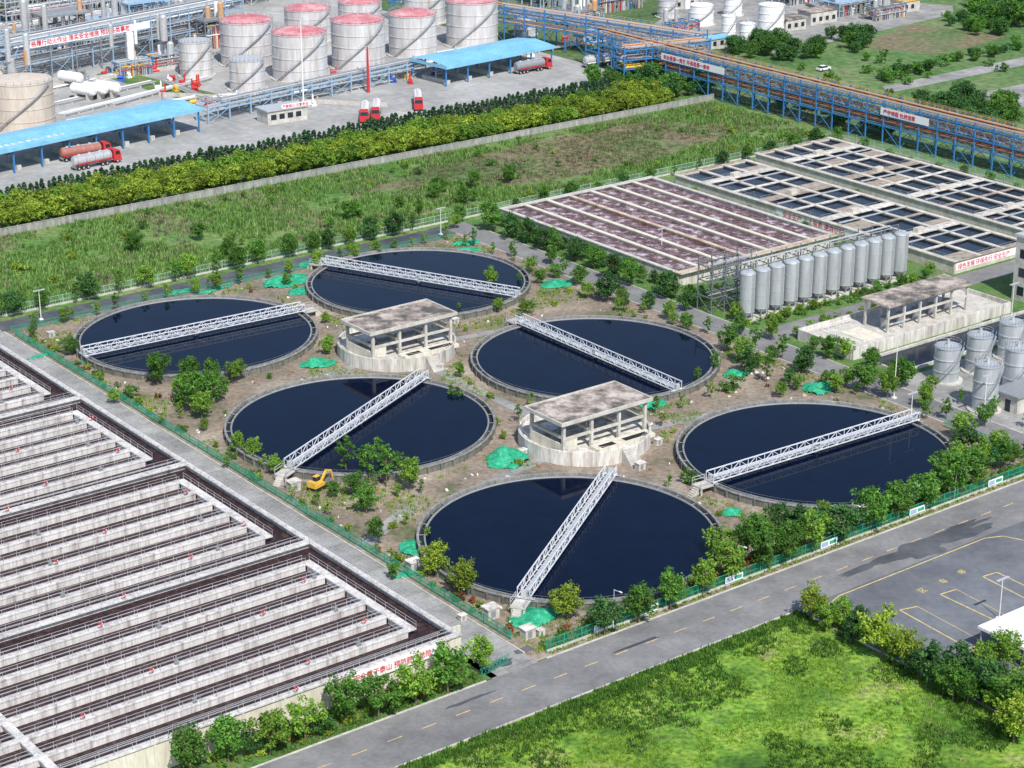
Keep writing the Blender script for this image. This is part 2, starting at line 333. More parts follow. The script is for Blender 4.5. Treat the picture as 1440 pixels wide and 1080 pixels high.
def platform_mb():
    p=MB().mat(m_conc2); p.box(22.8,25.4,-1.1,1.1,1.1,1.35); p.box(25.0,25.3,-1,-.7,0,1.1); p.box(25.0,25.3,.7,1,0,1.1)
    for i in range(5): p.box(25.4+i*.3,25.7+i*.3,-.6,.6,0,1.3-.25*(i+1)+.02)
    p.mat(m_rail); p.rail((22.9,1.05,1.35),(25.4,1.05,1.35)); p.rail((22.9,-1.05,1.35),(25.4,-1.05,1.35)); return p
c_plat=platform_mb()
TK=[((176.3,215.3),(745,828),(865,658)),((228,215.7),(992,665),(1290,575)),((176.3,271.2),(410,650),(600,522)),((228,271.9),(735,445),(950,537)),((176.5,327),(128,492),(440,428)),((228,327.8),(465,365),(725,408))]
proto=None
for i,(ab,p,q) in enumerate(TK):
    P=G(*p,2.2);Q=G(*q,2.2); ang=math.atan2(Q[1]-P[1],Q[0]-P[0])
    loc=W(*ab)
    if proto is None:
        proto=thing('clarifier_tank','round concrete clarifier tank with dark water and white truss bridge','settling tank',loc,0,'round clarifier tanks')
        part(proto,'tank_wall',c_wall);part(proto,'weir_ring',c_weir);part(proto,'launder_channel',c_lau);part(proto,'water_surface',c_wat);part(proto,'handrail',c_rail)
        br=part(proto,'scraper_bridge',b_tr,(0,0,0),ang)
        part(br,'walkway_deck',b_deck);part(br,'pivot_drum',b_piv)
        for sx in (-22.5,22.5): part(br,'end_carriage',b_end,(sx,0,0))
        for x in (-18,-12,-6,6,12,18): part(br,'scraper_arm',b_scr,(x,0,0))
        part(proto,'access_platform',c_plat,(0,0,0),ang+pi)
    else:
        o=dup(proto,loc)
        for k in KIDS[o]:
            if k.name.startswith('scraper_bridge'): k.rotation_euler=(0,0,ang)
            if k.name.startswith('access_platform'): k.rotation_euler=(0,0,ang+(pi if i!=4 else 0))
# ---------------------------------------------------------------- pump pavilions between the tanks
def pavilion(a,b):
    o=thing('pump_house','open concrete frame pump house on round concrete base','pump house',W(a,b),SR,'frame pump houses on round bases')
    m=MB().mat(m_conc); m.rev([(11,0),(11,2.4),(10.6,2.4),(10.6,1.6),(0.01,1.6)],64)
    m.mat(m_cream); m.box(-4,8,-8.6,-6.2,1.61,2.2); m.mat(m_dark); m.box(-3,0,-8.2,-7,2.201,2.22); m.box(2,7,-8.2,-7,2.201,2.22)
    m.mat(m_conc2); m.box(-8.5,-6,-6,4,1.61,2.3)
    part(o,'round_base',m)
    m=MB().mat(m_conc2); xs=(-9,-3.2,2.6,8.2); 
    for x in xs:
        for y in (-5.6,2.6): m.box(x-.25,x+.25,y-.25,y+.25,1.6,7.0)
        m.box(x-.2,x+.2,-5.3,2.3,4.3,4.75)
    m.box(-8.7,7.9,-5.8,-5.4,4.1,4.5); m.box(-8.7,7.9,2.4,2.8,4.1,4.5)
    for y in (-5.6,2.6): m.box(-9.3,8.5,y-.26,y+.26,6.5,6.99)
    part(o,'frame',m)
    m=MB().mat(m_roofc); m.box(-10,9.2,-6.4,3.4,7.0,7.35); m.mat(m_conc2)
    for q in ((-10.05,9.25,-6.45,-6.2),(-10.05,9.25,3.2,3.45),(-10.05,-9.8,-6.2,3.2),(9.0,9.25,-6.2,3.2)): m.box(*q,6.95,7.55)
    part(o,'roof',m)
    for x in (-6,-1,4):
        m=MB().mat(m_gsteel); m.tube((x,-1.5,1.6),(x,-1.5,3.2),.7,n=14); m.tube((x,-1.5,3.2),(x,-1.5,4.2),.35,n=10); part(o,'pump',m)
    m=MB().mat(m_gsteel); m.tube((-8,1.5,2.4),(8,1.5,2.4),.35,n=10); part(o,'pipe',m)
    m=MB().mat(m_rail)
    for i in range(40):
        t0,t1=2*pi*i/40,2*pi*(i+1)/40
        m.rail((10.8*cos(t0),10.8*sin(t0),2.4),(10.8*cos(t1),10.8*sin(t1),2.4),.95,.02,2)
    part(o,'handrail',m)
    m=MB().mat(m_cream); m.box(-9.1,-6.2,-5.7,-5.5,1.6,4.1); m.box(-9.2,-8.9,-5.4,2.3,1.6,3.4); part(o,'infill_wall',m)
    m=MB().mat(m_conc2); 
    for i in range(8): m.box(-1.2,1.2,-11.05-.3*(i+1),-11.05-.3*i,0,2.3-.28*i)
    part(o,'entrance_stair',m)
pavilion(202.6,298.6); pavilion(202.6,244.0)
# ---------------------------------------------------------------- long aeration basins
LB=105.
def basin(k):
    y0=36.*k
    o=thing('aeration_basin','long concrete aeration basin with parallel walkways over dark sludge water','basin',W(141.5,195.3+y0),SR,'row of aeration basins')
    H=4.2; wl=3.15
    m=MB().mat(m_bconc)
    m.box(-LB,0,-.02,.45,0,H-.22)
    m.box(-.4,0,.45,36,0,H-.22)
    if k==3: m.box(-LB,0,36,36.4,0,H)
    m.box(-LB,.05,-.35 if k==0 else -.6,.6,H-.22,H); m.box(-.8,.05,.6,35.4,H-.22,H)
    if k==0:
        m.mat(m_cream); m.box(-LB,.0,-.12,-.03,.0,H-.23); m.box(-.1,.12,-.1,.3,0,H-.23)
        for i in range(18): m.box(-LB+i*6,-LB+i*6+.3,-.26,-.121,0,H-.24)
    part(o,'outer_wall',m)
    ys=[5.1+5.02*i for i in range(6)]
    m=MB().mat(m_bconc); ed=-3.7
    for j,y in enumerate(ys):
        m.box(-LB,-5.0,y-.42,y-.12,0,H-.2); m.box(-LB,-5.0,y-.5,y+.5,H-.2,H)
        if j<5: m.box(-4.8,-4.5,y+.2,y+4.5,0,H-.2)
    m.box(-4.999,ed,ys[0]-.5,ys[-1]+.5,H-.2,H+.002)
    m.box(-57.5,-56.4,.61,35.35,H-.19,H+.06); m.box(-57.2,-56.8,.46,35.99,0,H-.2)
    part(o,'partition_wall',m)
    m=MB().mat(m_bwater); m.quad((-LB,.4,wl),(-.3,.4,wl),(-.3,36,wl),(-LB,36,wl)); part(o,'water_surface',m)
    m=MB().mat(m_rail); rr=.019
    for y in ys:
        m.rail((-LB,y-.46,H),(-5.0,y-.46,H),1.0,rr,2.4); m.rail((-LB,y+.46,H),(-5.0,y+.46,H),1.0,rr,2.4)
    m.rail((ed-.06,ys[0]-.5,H),(ed-.06,ys[-1]+.5,H),1.0,rr,2.4)
    m.rail((-LB,.55,H),(-.8,.55,H),1.0,rr,2.4); m.rail((-.76,.6,H),(-.76,35.3,H),1.0,rr,2.4); m.rail((-.03,.6,H),(-.03,35.3,H),1.0,rr,2.4)
    m.rail((-LB,-.3 if k==0 else -.55,H),(-.1,-.3 if k==0 else -.55,H),1.0,rr,2.4)
    part(o,'handrail',m)
    m=MB().mat(m_gsteel); m.box(-.25,.25,-.25,.25,0,.6); m.tube((0,0,.6),(0,0,1.2),.1,n=8); gm=m.mesh('gate_actuator')
    for x in (-14,-38,-66):
        for y in ys[::2]: part(o,'gate_actuator',gm,(x+3*y/10,y,H))
    m=MB().mat(m_gsteel); m.tube((-LB,2.9,wl+.3),(-1.2,2.9,wl+.3),.08,n=6); part(o,'air_pipe',m)
    return o
for k in range(4): basin(k)
def torus(mb,R,r,n=16,k=8):
    for i in range(n):
        t0,t1=2*pi*i/n,2*pi*(i+1)/n
        mb.mat(m_redp if (i//2)%4 else m_white); b=len(mb.v)
        for t in (t0,t1):
            for j in range(k):
                p=2*pi*j/k; mb.v.append(((R+r*cos(p))*cos(t),r*sin(p),(R+r*cos(p))*sin(t)))
        for j in range(k): j2=(j+1)%k; mb.face((b+j,b+k+j,b+k+j2,b+j2),True)
rg=MB(); torus(rg,.27,.08); rme=rg.mesh('life_ring')
for k in range(4):
    for x,y in ((-6,1),(-6,4),(-20,0),(-20,3),(-35,2),(-35,5),(-50,1),(-28,-1)):
        yy=5.1+5.02*y-.58 if y>=0 else (-.42 if k==0 else -.68)
        X,Y=W(141.5+x+R_(-3,3),195.3+36*k+yy)
        thing('life_ring','red and white life ring hung on basin handrail','life ring',(X,Y,4.85),SR,'life rings on the handrails',rme)
o=thing('slogan_banner','white banner with red Chinese slogan on cream basin wall','banner',(*W(124.2,195.3-.42),2.6),SR)
m=MB().mat(m_bwhite); m.box(0,13.2,-.05,.0,-.15,1.55); part(o,'banner_board',m)
tm=textmesh('安全重于泰山 预防胜于抢险',.98,m_redt); part(o,'lettering',tm,(.35,-.08,.33),(pi/2,0,0))
m=MB().mat(m_cream)
for i in range(14): m.box(.0,1.4,2+i*.3,2.3+i*.3,0,4.0-.28*i)
thing('concrete_stair','concrete stair climbing the basin end wall','stair',W(141.65,195.3),SR,data=m)
# ---------------------------------------------------------------- brown foam basin
o=thing('biological_basin','wide concrete basin with brown foaming water and long walls','basin',W(269,295),SR)
m=MB().mat(m_conc); H=3.0
m.box(0,44.5,0,.5,0,H); m.box(0,44.5,59,59.5,0,H);m.box(0,.5,.5,59,0,H);m.box(44,44.5,.5,59,0,H)
m.mat(m_rust); m.box(-.2,44.7,-1.0,.9,H,H+.2); m.mat(m_conc2); m.box(-.2,44.7,58.3,59.7,H,H+.2)
m.mat(m_conc2); m.box(-.2,.8,.9,58.3,H,H+.2); m.box(43.7,44.7,.9,58.3,H,H+.2); part(o,'outer_wall',m)
m=MB()
for i in range(1,7):
    x=i*44.5/7; m.mat(m_cream if i!=3 else m_rust); m.box(x-.2,x+.2,.5,59,0,H); m.box(x-.5,x+.5,.91,58.29,H,H+.18)
part(o,'partition_wall',m)
m=MB().mat(m_foam); m.quad((.4,.4,2.4),(44.2,.4,2.4),(44.2,59.2,2.4),(.4,59.2,2.4)); part(o,'water_surface',m)
m=MB().mat(m_rail)
for i in range(0,8):
    x=min(44.2,max(.3,i*44.5/7)); m.rail((x+.45,1,H+.18),(x+.45,58,H+.18),1.0,.012,3)
m.rail((0,-.9,H+.2),(44.5,-.9,H+.2),1,.02); m.rail((0,.8,H+.2),(44.5,.8,H+.2),1,.02)
part(o,'handrail',m)
# ---------------------------------------------------------------- channel basins
def gridbasin(a0,a1,b0,b1,nx,ny,seed):
    rr=random.Random(seed)
    o=thing('sedimentation_basin','pale concrete basin with long dark water channels and walkways','basin',W(a0,b0),SR,'channelled concrete basins')
    w,l=a1-a0,b1-b0; H=2.6
    m=MB().mat(m_tan); m.box(0,w,0,.5,0,H);m.box(0,w,l-.5,l,0,H);m.box(0,.5,.5,l-.5,0,H);m.box(w-.5,w,.5,l-.5,0,H); part(o,'outer_wall',m)
    m=MB().mat(m_tan)
    for i in range(nx+1):
        x=i*w/nx; t=.9 if i in(0,nx) else .5
        m.box(max(-.3,x-t),min(w+.3,x+t),-.3,l+.3,H,H+.22+.003*i)
        if 0<i<nx: m.box(x-.15,x+.15,.5,l-.5,0,H-.01)
    m.mat(m_conc)
    for j in range(ny+1):
        y=j*l/ny; t=1.2 if j%2==0 else .4
        m.mat(m_conc if j%3 else m_deck); m.box(-.29,w+.29,max(-.3,y-t),min(l+.3,y+t),H+.001,H+.2+.0007*j)
        if j%2==0 and 0<j<ny: m.mat(m_tan); m.box(w*.4,w*.4+2.4,y-.7,y+.7,H+.21,H+1.1)
    for j in range(ny):
        for i in range(nx):
            if rr.random()<.2: m.mat(m_deck); m.box(i*w/nx+.5,(i+1)*w/nx-.5,j*l/ny+1,j*l/ny+l/ny*.45,H-.1,H+.1)
    part(o,'walkway_slab',m)
    m=MB().mat(m_water3); m.quad((.4,.4,2.25),(w-.4,.4,2.25),(w-.4,l-.4,2.25),(.4,l-.4,2.25)); part(o,'water_surface',m)
    m=MB().mat(m_rail)
    for x in (0,w): m.rail((x,0,H+.22),(x,l,H+.22),1,.014,3)
    for j in range(0,ny+1,2): m.rail((0,j*l/ny,H+.22),(w,j*l/ny,H+.22),1,.014,3)
    part(o,'handrail',m)
    m=MB().mat(m_whitel)
    for j in range(ny):
        if j%2: y=(j+.5)*l/ny; m.beam((.6,y,H+.5),(w-.6,y,H+.5),.25,.25)
    part(o,'scraper_beam',m)
    return o
g1=gridbasin(320,343,267,353,3,9,1); g2=gridbasin(349,375,267,356,4,9,2)
m=MB().mat(m_bwhite); m.box(-.06,-.01,18,52,.7,2.3); part(g1,'banner_board',m)
part(g1,'lettering',textmesh('安全生产 人人有责 遵章守纪',1.5,m_redt),(-.08,50,.95),(pi/2,0,-pi/2))
m=MB().mat(m_bwhite); m.box(.5,22,-.06,-.01,.7,2.3); part(g1,'banner_board',m)
part(g1,'lettering',textmesh('绿色发展 环保先行 安全生产',1.3,m_redt),(1,-.08,.95),(pi/2,0,0))
# ---------------------------------------------------------------- silos
def silo():
    o=thing('filter_silo','pale grey steel filter vessel standing on short legs','silo',W(266.5,272.5),SR,'row of pale steel filter vessels')
    m=MB().mat(m_silo); m.rev([(.5,.8),(1.5,1.7),(1.5,9.3),(1.42,9.55),(1.1,9.75),(.5,9.88),(.02,9.9)],28)
    for z in (1.75,4.4,6.8,9.25): m.rev([(1.54,z),(1.54,z+.08),(1.5,z+.08)],28)
    part(o,'shell',m)
    for i in range(4):
        m=MB().mat(m_gsteel); t=pi/4+i*pi/2; m.beam((1.25*cos(t),1.25*sin(t),.3),(1.25*cos(t),1.25*sin(t),2.4),.18); part(o,'leg',m)
    m=MB().mat(m_whitel); m.tube((1.6,.5,.3),(1.6,.5,9.6),.09); m.tube((1.6,.5,9.6),(0,0,10.1),.09); part(o,'pipe',m)
    m=MB().mat(m_whitel)
    for dx_ in (-.2,.2): m.beam((dx_,-1.62,.2),(dx_,-1.62,9.8),.05)
    for i in range(20): m.beam((-.2,-1.62,.5+i*.45),(.2,-1.62,.5+i*.45),.04)
    part(o,'ladder',m)
    m=MB().mat(m_conc2); m.box(-1.7,1.7,-1.7,1.7,0,.3); part(o,'plinth',m)
    return o
s0=silo()
for i in range(1,12): dup(s0,W(266.5+i*3.9,272.5),SR)
# ---------------------------------------------------------------- pipe rack generator
def rack(name,label,p,q,w,h,bay,mf,levels,pipes,group=None,truss=True,rails=True,seed=1,pr=.2,bw=1.,dens=.85):
    rr=random.Random(seed)
    L=math.hypot(q[0]-p[0],q[1]-p[1]); ang=math.atan2(q[1]-p[1],q[0]-p[0])
    o=thing(name,label,'pipe rack',p,ang,group)
    n=max(1,round(L/bay)); d=L/n; m=MB().mat(mf)
    for i in range(n+1):
        x=i*d
        for y in (-w/2,w/2): m.beam((x,y,0),(x,y,h+(.8 if rails else 0)),.3*bw)
        for z in levels: m.beam((x,-w/2,z),(x,w/2,z),.28*bw,.35*bw)
        if i%3==0: m.beam((x,-w/2,0),(x,w/2,levels[0]),.14*bw)
    for y in (-w/2,w/2):
        for z in levels: m.beam((0,y,z),(L,y,z),.26*bw,.34*bw)
        if truss:
            z0,z1=levels[-2] if len(levels)>1 else h*.6,levels[-1]
            k=max(n*3,1); dd=L/k
            for i in range(k): m.beam((i*dd,y,z0 if i%2 else z1),((i+1)*dd,y,z1 if i%2 else z0),.14*bw)
        for i in range(0,n,2): m.beam((i*d,y,0),((i+1)*d,y,levels[0]),.12*bw); m.beam(((i+1)*d,y,0),(i*d,y,levels[0]),.12*bw)
    part(o,'frame',m)
    m=MB()
    for z in levels:
        y=-w/2+.5
        while y<w/2-.3:
            r=rr.choice((.1,.14,.2,.28))*pr/.2; m.mat(rr.choice(pipes)); 
            if rr.random()<dens: m.tube((rr.uniform(0,L*.1),y,z+.2+r),(L,y,z+.2+r),r,n=8)
            y+=2*r+rr.uniform(.12,.5)
    part(o,'pipe',m)
    if rails:
        m=MB().mat(m_rail); zt=levels[-1]+.2
        m.rail((0,-w/2,zt),(L,-w/2,zt),1.1,.03*bw,2.5); m.rail((0,w/2,zt),(L,w/2,zt),1.1,.03*bw,2.5); part(o,'handrail',m)
    return o,L
pp=[m_pipes,m_pipes,m_whitel,m_white,m_gsteel]
pr2=[m_pipes,m_rusto,m_pipeo,m_deck,m_gsteel,m_brick]
rk,L=rack('pipe_rack','long blue steel pipe rack carrying rusty and silver pipes',W(392,470),W(392,250),6.5,10.5,6,m_brack,(4.6,7.2,10),pr2,seed=3)
for x0,x1,tx,ts in ((34,60,'安全是第一责任 环保是第一使命',1.35),(118,134,'严守规程 杜绝违章',1.3)):
    m=MB().mat(m_bwhite); m.box(x0,x1,-3.55,-3.45,7.5,9.4); part(rk,'sign_board',m)
    part(rk,'lettering',textmesh(tx,ts,m_redt,off=.01),(x0+1,-3.6,8.0),(pi/2,0,0))
m=MB().mat(m_deck); m.box(0,L,1.2,2.9,10.55,10.62); m.mat(m_yellowm); m.rail((0,2.9,10.6),(L,2.9,10.6),1.1,.03,2.5); part(rk,'upper_walkway',m)
m=MB().mat(m_rusto); m.tube((0,.6,10.9),(L,.6,10.9),.2,n=8); part(rk,'top_pipe',m)
rack('pipe_rack','blue steel pipe rack crossing above the loading yard',G(690,52),G(985,100),6,11,8,m_brack,(6,8.5,10.5),pp+[m_pipeo],seed=5)
rack('pipe_rack','blue steel pipe rack crossing above the loading yard',G(870,118),G(990,105),6,10.5,8,m_brack,(4.6,7.2,10),pr2+[m_yellowm],seed=6)
rack('pipe_rack','low blue pipe rack beside the storage tanks',G(285,172),G(590,105),5,4.5,7,m_brackl,(3.2,4.4),pp,seed=8,truss=False)
rack('pipe_rack','pale steel pipe rack crowded with pipes',G(0,118),G(330,48),9,12,8,m_brackl,(5,8.5,11.5),pp,seed=9)
rack('pipe_rack','pale steel pipe rack crowded with pipes',G(0,60),G(560,-30),10,14,8,m_whitel,(5,9,13),pp+[m_brackl],seed=10)
rack('pipe_rack','pale steel pipe rack crowded with pipes',G(0,30),G(640,-80),12,17,9,m_brackl,(6,11,16),pp+[m_redp],seed=11)
rack('pipe_rack','blue steel pipe rack behind the storage tanks',G(560,30),G(900,-40),8,12,8,m_brack,(6,9,11.5),pp,seed=21)
dk=[m_dsteel,m_gsteel,m_pipes]
rack('steel_pipe_gantry','dark steel gantry with stairs behind the filter vessels',W(266,276.6),W(311,276.6),3.4,9.4,4,m_dsteel,(3.3,6.4,9.2),dk,seed=12,pr=.14,bw=.6,dens=.5)
rack('steel_pipe_gantry','dark steel gantry tower beside the filter vessels',W(262.8,280.5),W(273,280.5),4,10.5,3.4,m_dsteel,(3.3,6.4,9.4),dk,seed=13,pr=.14,bw=.6,dens=.5)
x,y=G(40,62,10); x2,y2=G(215,32,10); an=math.atan2(y2-y,x2-x); LL=math.hypot(x2-x,y2-y)
o=thing('slogan_board','long white slogan board with red characters on rack','sign',(x,y-6,9.7),an)
m=MB().mat(m_bwhite); m.box(0,LL,-.1,0,0,1.9); part(o,'board',m)
for i in range(6): m=MB().mat(m_gsteel); m.box(i*(LL-.4)/5,i*(LL-.4)/5+.3,.01,.2,-9.7,1.8); part(o,'post',m)
part(o,'lettering',textmesh('严格履行动火作业 落实安全措施 预防各类事故',LL/25,m_redt,off=.015),(.6,-.15,.45),(pi/2,0,0))
def process(loc,rz,nx,ny,nz,seed):
    rr=random.Random(seed); o=thing('process_unit','multi level steel process structure with vessels and pipes','refinery unit',loc,rz,'refinery process structures')
    m=MB().mat(rr.choice((m_gsteel,m_brackl,m_dsteel,m_brack))); s=5;hz=4.2
    for i in range(nx+1):
        for j in range(ny+1): m.beam((i*s,j*s,0),(i*s,j*s,nz*hz),.35)
    for k in range(1,nz+1):
        for i in range(nx+1): m.beam((i*s,0,k*hz),(i*s,ny*s,k*hz),.3)
        for j in range(ny+1): m.beam((0,j*s,k*hz),(nx*s,j*s,k*hz),.3)
        if rr.random()<.6: m.box(0,nx*s*rr.choice((.5,1)),0,ny*s,k*hz+.16,k*hz+.22)
        for i in range(nx):
            if rr.random()<.5: m.beam((i*s,0,(k-1)*hz),((i+1)*s,0,k*hz),.16)
    part(o,'frame',m)
    for t in range(nx*ny+3):
        m=MB().mat(rr.choice((m_pipes,m_white,m_whitel,m_pipeo,m_pipes))); x,y=rr.uniform(0,nx*s),rr.uniform(0,ny*s); r=rr.uniform(.4,1.1); z0=rr.choice((0,hz,hz*2)); zz=rr.uniform(3,9); m.rev([(r,z0),(r,z0+zz),(r*.7,z0+zz+r*.4),(.05,z0+zz+r*.6)],16,x,y); part(o,'vessel',m)
    m=MB()
    for t in range(46):
        m.mat(rr.choice((m_pipes,m_white,m_gsteel,m_redp,m_yellowm,m_brack) if t%3==0 else (m_pipes,m_gsteel))); z=rr.uniform(1,nz*hz); 
        if t%2: y=rr.uniform(-1,ny*s); m.tube((0,y,z),(nx*s,y,z),rr.uniform(.08,.25),n=6)
        else: x=rr.uniform(0,nx*s); m.tube((x,-1,z),(x,ny*s,z),rr.uniform(.08,.22),n=6)
        x=rr.uniform(0,nx*s); m.tube((x,-.5,0),(x,-.5,z),rr.uniform(.08,.22),n=6)
    part(o,'pipe',m)
    m=MB().mat(m_rail)
    for k in range(1,nz+1): m.rail((0,-.1,k*hz),(nx*s,-.1,k*hz),1.1,.03,2.5)
    part(o,'handrail',m)
k=0
for u,v,nx,ny,nz in ((10,95,3,2,2),(70,84,3,2,3),(130,72,4,2,2),(185,64,3,2,3),(20,40,4,3,4),(90,26,4,3,4),(160,12,4,3,5),(235,2,4,3,4),(300,-12,4,2,4),(245,50,3,2,2),(60,-15,5,3,5),(130,-25,5,3,5),(200,-35,5,3,5),(360,-22,4,3,4),(430,-30,4,3,4),(800,38,3,2,1),(840,20,4,2,2),(760,12,3,2,2),(720,-10,4,2,3),(1160,-2,5,2,1),(1180,24,4,2,1),(900,-5,4,2,2),(290,70,2,2,2),(0,140,2,2,1),(215,100,2,1,1),(170,110,2,1,1),(950,52,2,1,1),(975,-8,3,2,2),(1110,8,3,2,2),(1230,30,3,1,1)):
    k+=1; process(G(u,v),SR+.02,nx,ny,nz,k)
for u,v,w_,l_,h_ in ((1105,45,9,6,3.6),(1140,36,12,6,4),(1215,14,12,7,4),(950,14,10,6,4),(820,65,10,5,3.4),(1270,18,8,6,3.5),(1000,70,8,4,3)):
    o=thing('plant_building','low pale flat roofed plant building','building',G(u,v),SR,'low plant buildings')
    m=MB().mat(m_conc2); m.box(0,w_,0,l_,0,h_); part(o,'wall',m); m=MB().mat(random.choice((m_whitel,m_roofc,m_yellowm,m_broof))); m.box(-.3,w_+.3,-.3,l_+.3,h_,h_+.35); part(o,'roof',m)
    for j in range(int(w_/3)): m=MB().mat(m_glass); m.box(j*3+.8,j*3+2.2,-.05,-.001,1,2.4); part(o,'window',m)
# ---------------------------------------------------------------- storage tanks
def stank(u,vb,w,vt,style):
    x,y=G(u,vb); z=y*CT+CH*ST; R=w/2*z/F; dist=math.hypot(x,y); dep=math.atan2(CH,dist)
    H=(vb-vt)*z/F/cos(dep); x+=x/dist*R; y+=y/dist*R
    sh,rf,lab={'red':(m_tank,m_red,'large grey steel storage tank with faded red domed roof'),'grey':(m_tank,m_whitel,'grey steel storage tank with pale conical roof'),'beige':(m_tankb,m_tankb,'wide beige storage tank with rim handrail'),'white':(m_white,m_white,'white cylindrical storage tank'),'steel':(m_silo,m_silo,'upright steel tank with domed top')}[style]
    o=thing('storage_tank',lab,'storage tank',(x,y),0,style+' storage tanks')
    m=MB().mat(sh); m.rev([(R,0),(R,H)],48)
    nb=4 if H>9 else 3
    for i in range(1,nb+1):
        zz=H*i/nb-.15; m.rev([(R,zz),(R+.12,zz),(R+.12,zz+.18),(R,zz+.18)],48)
    part(o,'shell',m)
    m=MB().mat(rf); k=.17 if style=='red' else .1
    m.rev([(R+.1,H),(R*.8,H+R*k*.45),(R*.5,H+R*k*.85),(R*.2,H+R*k*1.02),(.02,H+R*k*1.05)],40)
    part(o,'roof',m)
    m=MB().mat(m_rail); n=24
    for i in range(n):
        t0,t1=2*pi*i/n,2*pi*(i+1)/n; m.rail((R*cos(t0),R*sin(t0),H),(R*cos(t1),R*sin(t1),H),1,.03 if R>3 else .02,3)
    part(o,'handrail',m)
    m=MB().mat(m_gsteel); n=22; a0=-2.4; 
    for i in range(n):
        t=a0+i*2.0/n; t2=a0+(i+1)*2.0/n; r=R+.5; z0,z1=H*i/n,H*(i+1)/n
        m.beam((r*cos(t),r*sin(t),z0),(r*cos(t2),r*sin(t2),z1),.5 if R>4 else .3,.12); m.beam((r*cos(t)*1.03,r*sin(t)*1.03,z0+1),(r*cos(t2)*1.03,r*sin(t2)*1.03,z1+1),.06)
    part(o,'spiral_stair',m)
    m=MB().mat(m_whitel); m.tube((0,0,H),(0,0,H+R*k*1.05+.9),.25); part(o,'roof_vent',m)
    m=MB().mat(m_conc2); m.rev([(R+.8,0),(R+.8,.3),(R,.3)],40); part(o,'footing',m)
for t in ((349,97,75,36,'red'),(423,117,78,53,'red'),(434,62,66,18,'red'),(505,102,76,36,'red'),(581,83,68,26,'red'),(507,48,62,8,'red'),(664,70,73,8,'red'),(597,36,60,-8,'grey'),(277,111,46,62,'grey'),(349,131,50,88,'grey'),(738,52,31,22,'grey'),(36,190,88,122,'beige'),(1083,52,37,10,'white'),(1050,66,22,35,'white'),(1024,56,20,24,'white'),(985,38,36,10,'white'),(938,26,28,2,'grey'),(1030,24,26,0,'white'),(8,118,34,98,'beige'),
   (1329,541,36,492,'steel'),(1374,527,35,476,'steel'),(1419,508,35,458,'steel'),(1383,582,36,518,'steel'),(1426,555,36,495,'steel')): stank(*t)
def bullet(u,v,l=7,r=1.5):
    o=thing('horizontal_vessel','white horizontal pressure vessel on concrete saddles','vessel',G(u,v),SR-1.2,'horizontal vessels')
    m=MB().mat(m_white); z=r+1.4; m.tube((-l/2,0,z),(l/2,0,z),r,n=24,cap=False)
    for s in (-1,1):
        m.tube((s*l/2,0,z),(s*(l/2+r*.35),0,z),r,r*.75,24,False); m.tube((s*(l/2+r*.35),0,z),(s*(l/2+r*.5),0,z),r*.75,.05,24,False)
    part(o,'shell',m)
    for x in (-l*.3,l*.3): m=MB().mat(m_conc2); m.box(x-.3,x+.3,-r*.8,r*.8,0,z-r*.7); part(o,'saddle',m)
for u,v in ((118,140),(134,138),(152,136),(100,122)): bullet(u,v)
for (u0,v0),(u1,v1) in (((90,165),(250,125)),((230,118),(300,150)),((160,150),(300,112)),((465,118),(640,84)),((300,140),(470,130)),((620,78),(740,58)),((80,150),(220,118)),((640,90),(860,60)),((60,130),(200,100)),((180,95),(310,75)),((100,175),(280,140)),((385,150),(560,115))):
    p,q=G(u0,v0),G(u1,v1); L_=math.hypot(q[0]-p[0],q[1]-p[1]); m=MB()
    for i in range(5): m.mat(random.choice(pp)); m.tube((0,i*.6,.7),(L_,i*.6,.7),R_(.1,.22),n=6)
    m.mat(m_conc2)
    for i in range(int(L_/5)+1): m.box(i*5,i*5+.3,-.3,2.7,0,.45)
    thing('low_pipe_run','low bundle of silver pipes on concrete sleepers','pipes',p,math.atan2(q[1]-p[1],q[0]-p[0]),'low pipe runs',m)
for p,q in (((225,135),(545,150)),((300,160),(640,92)),((455,128),(640,92)),((0,135),(250,96))):
    P,Q=G(*p),G(*q); L_=math.hypot(Q[0]-P[0],Q[1]-P[1]); m=MB().mat(m_conc2); m.box(0,L_,-.15,.15,0,1.1)
    for i in range(int(L_/6)+1): m.box(i*6-.2,i*6+.2,-.25,.25,0,1.2)
    thing('bund_wall','low concrete bund wall around storage tanks','wall',P,math.atan2(Q[1]-P[1],Q[0]-P[0]),'bund walls',m)
for i in range(60):
    u,v=random.choice(((R_(85,280),R_(100,172)),(R_(60,300),R_(85,130)),(R_(230,460),R_(120,150)),(R_(470,620),R_(95,120)),(R_(640,850),R_(50,80))))
    m=MB().mat(random.choice((m_gsteel,m_white,m_yellowm,m_redp,m_conc2,m_bluet,m_gsteel))); m.box(-1,1,-.6,.6,0,.4); m.tube((-.9,0,.9),(.4,0,.9),.45,n=12); m.tube((.5,0,.4),(.5,0,R_(1.4,3)),.2,n=8)
    thing('yard_pump','small yard pump unit on plinth beside pipes','pump',G(u,v),R_(0,3),'yard pump units',m,1.2)
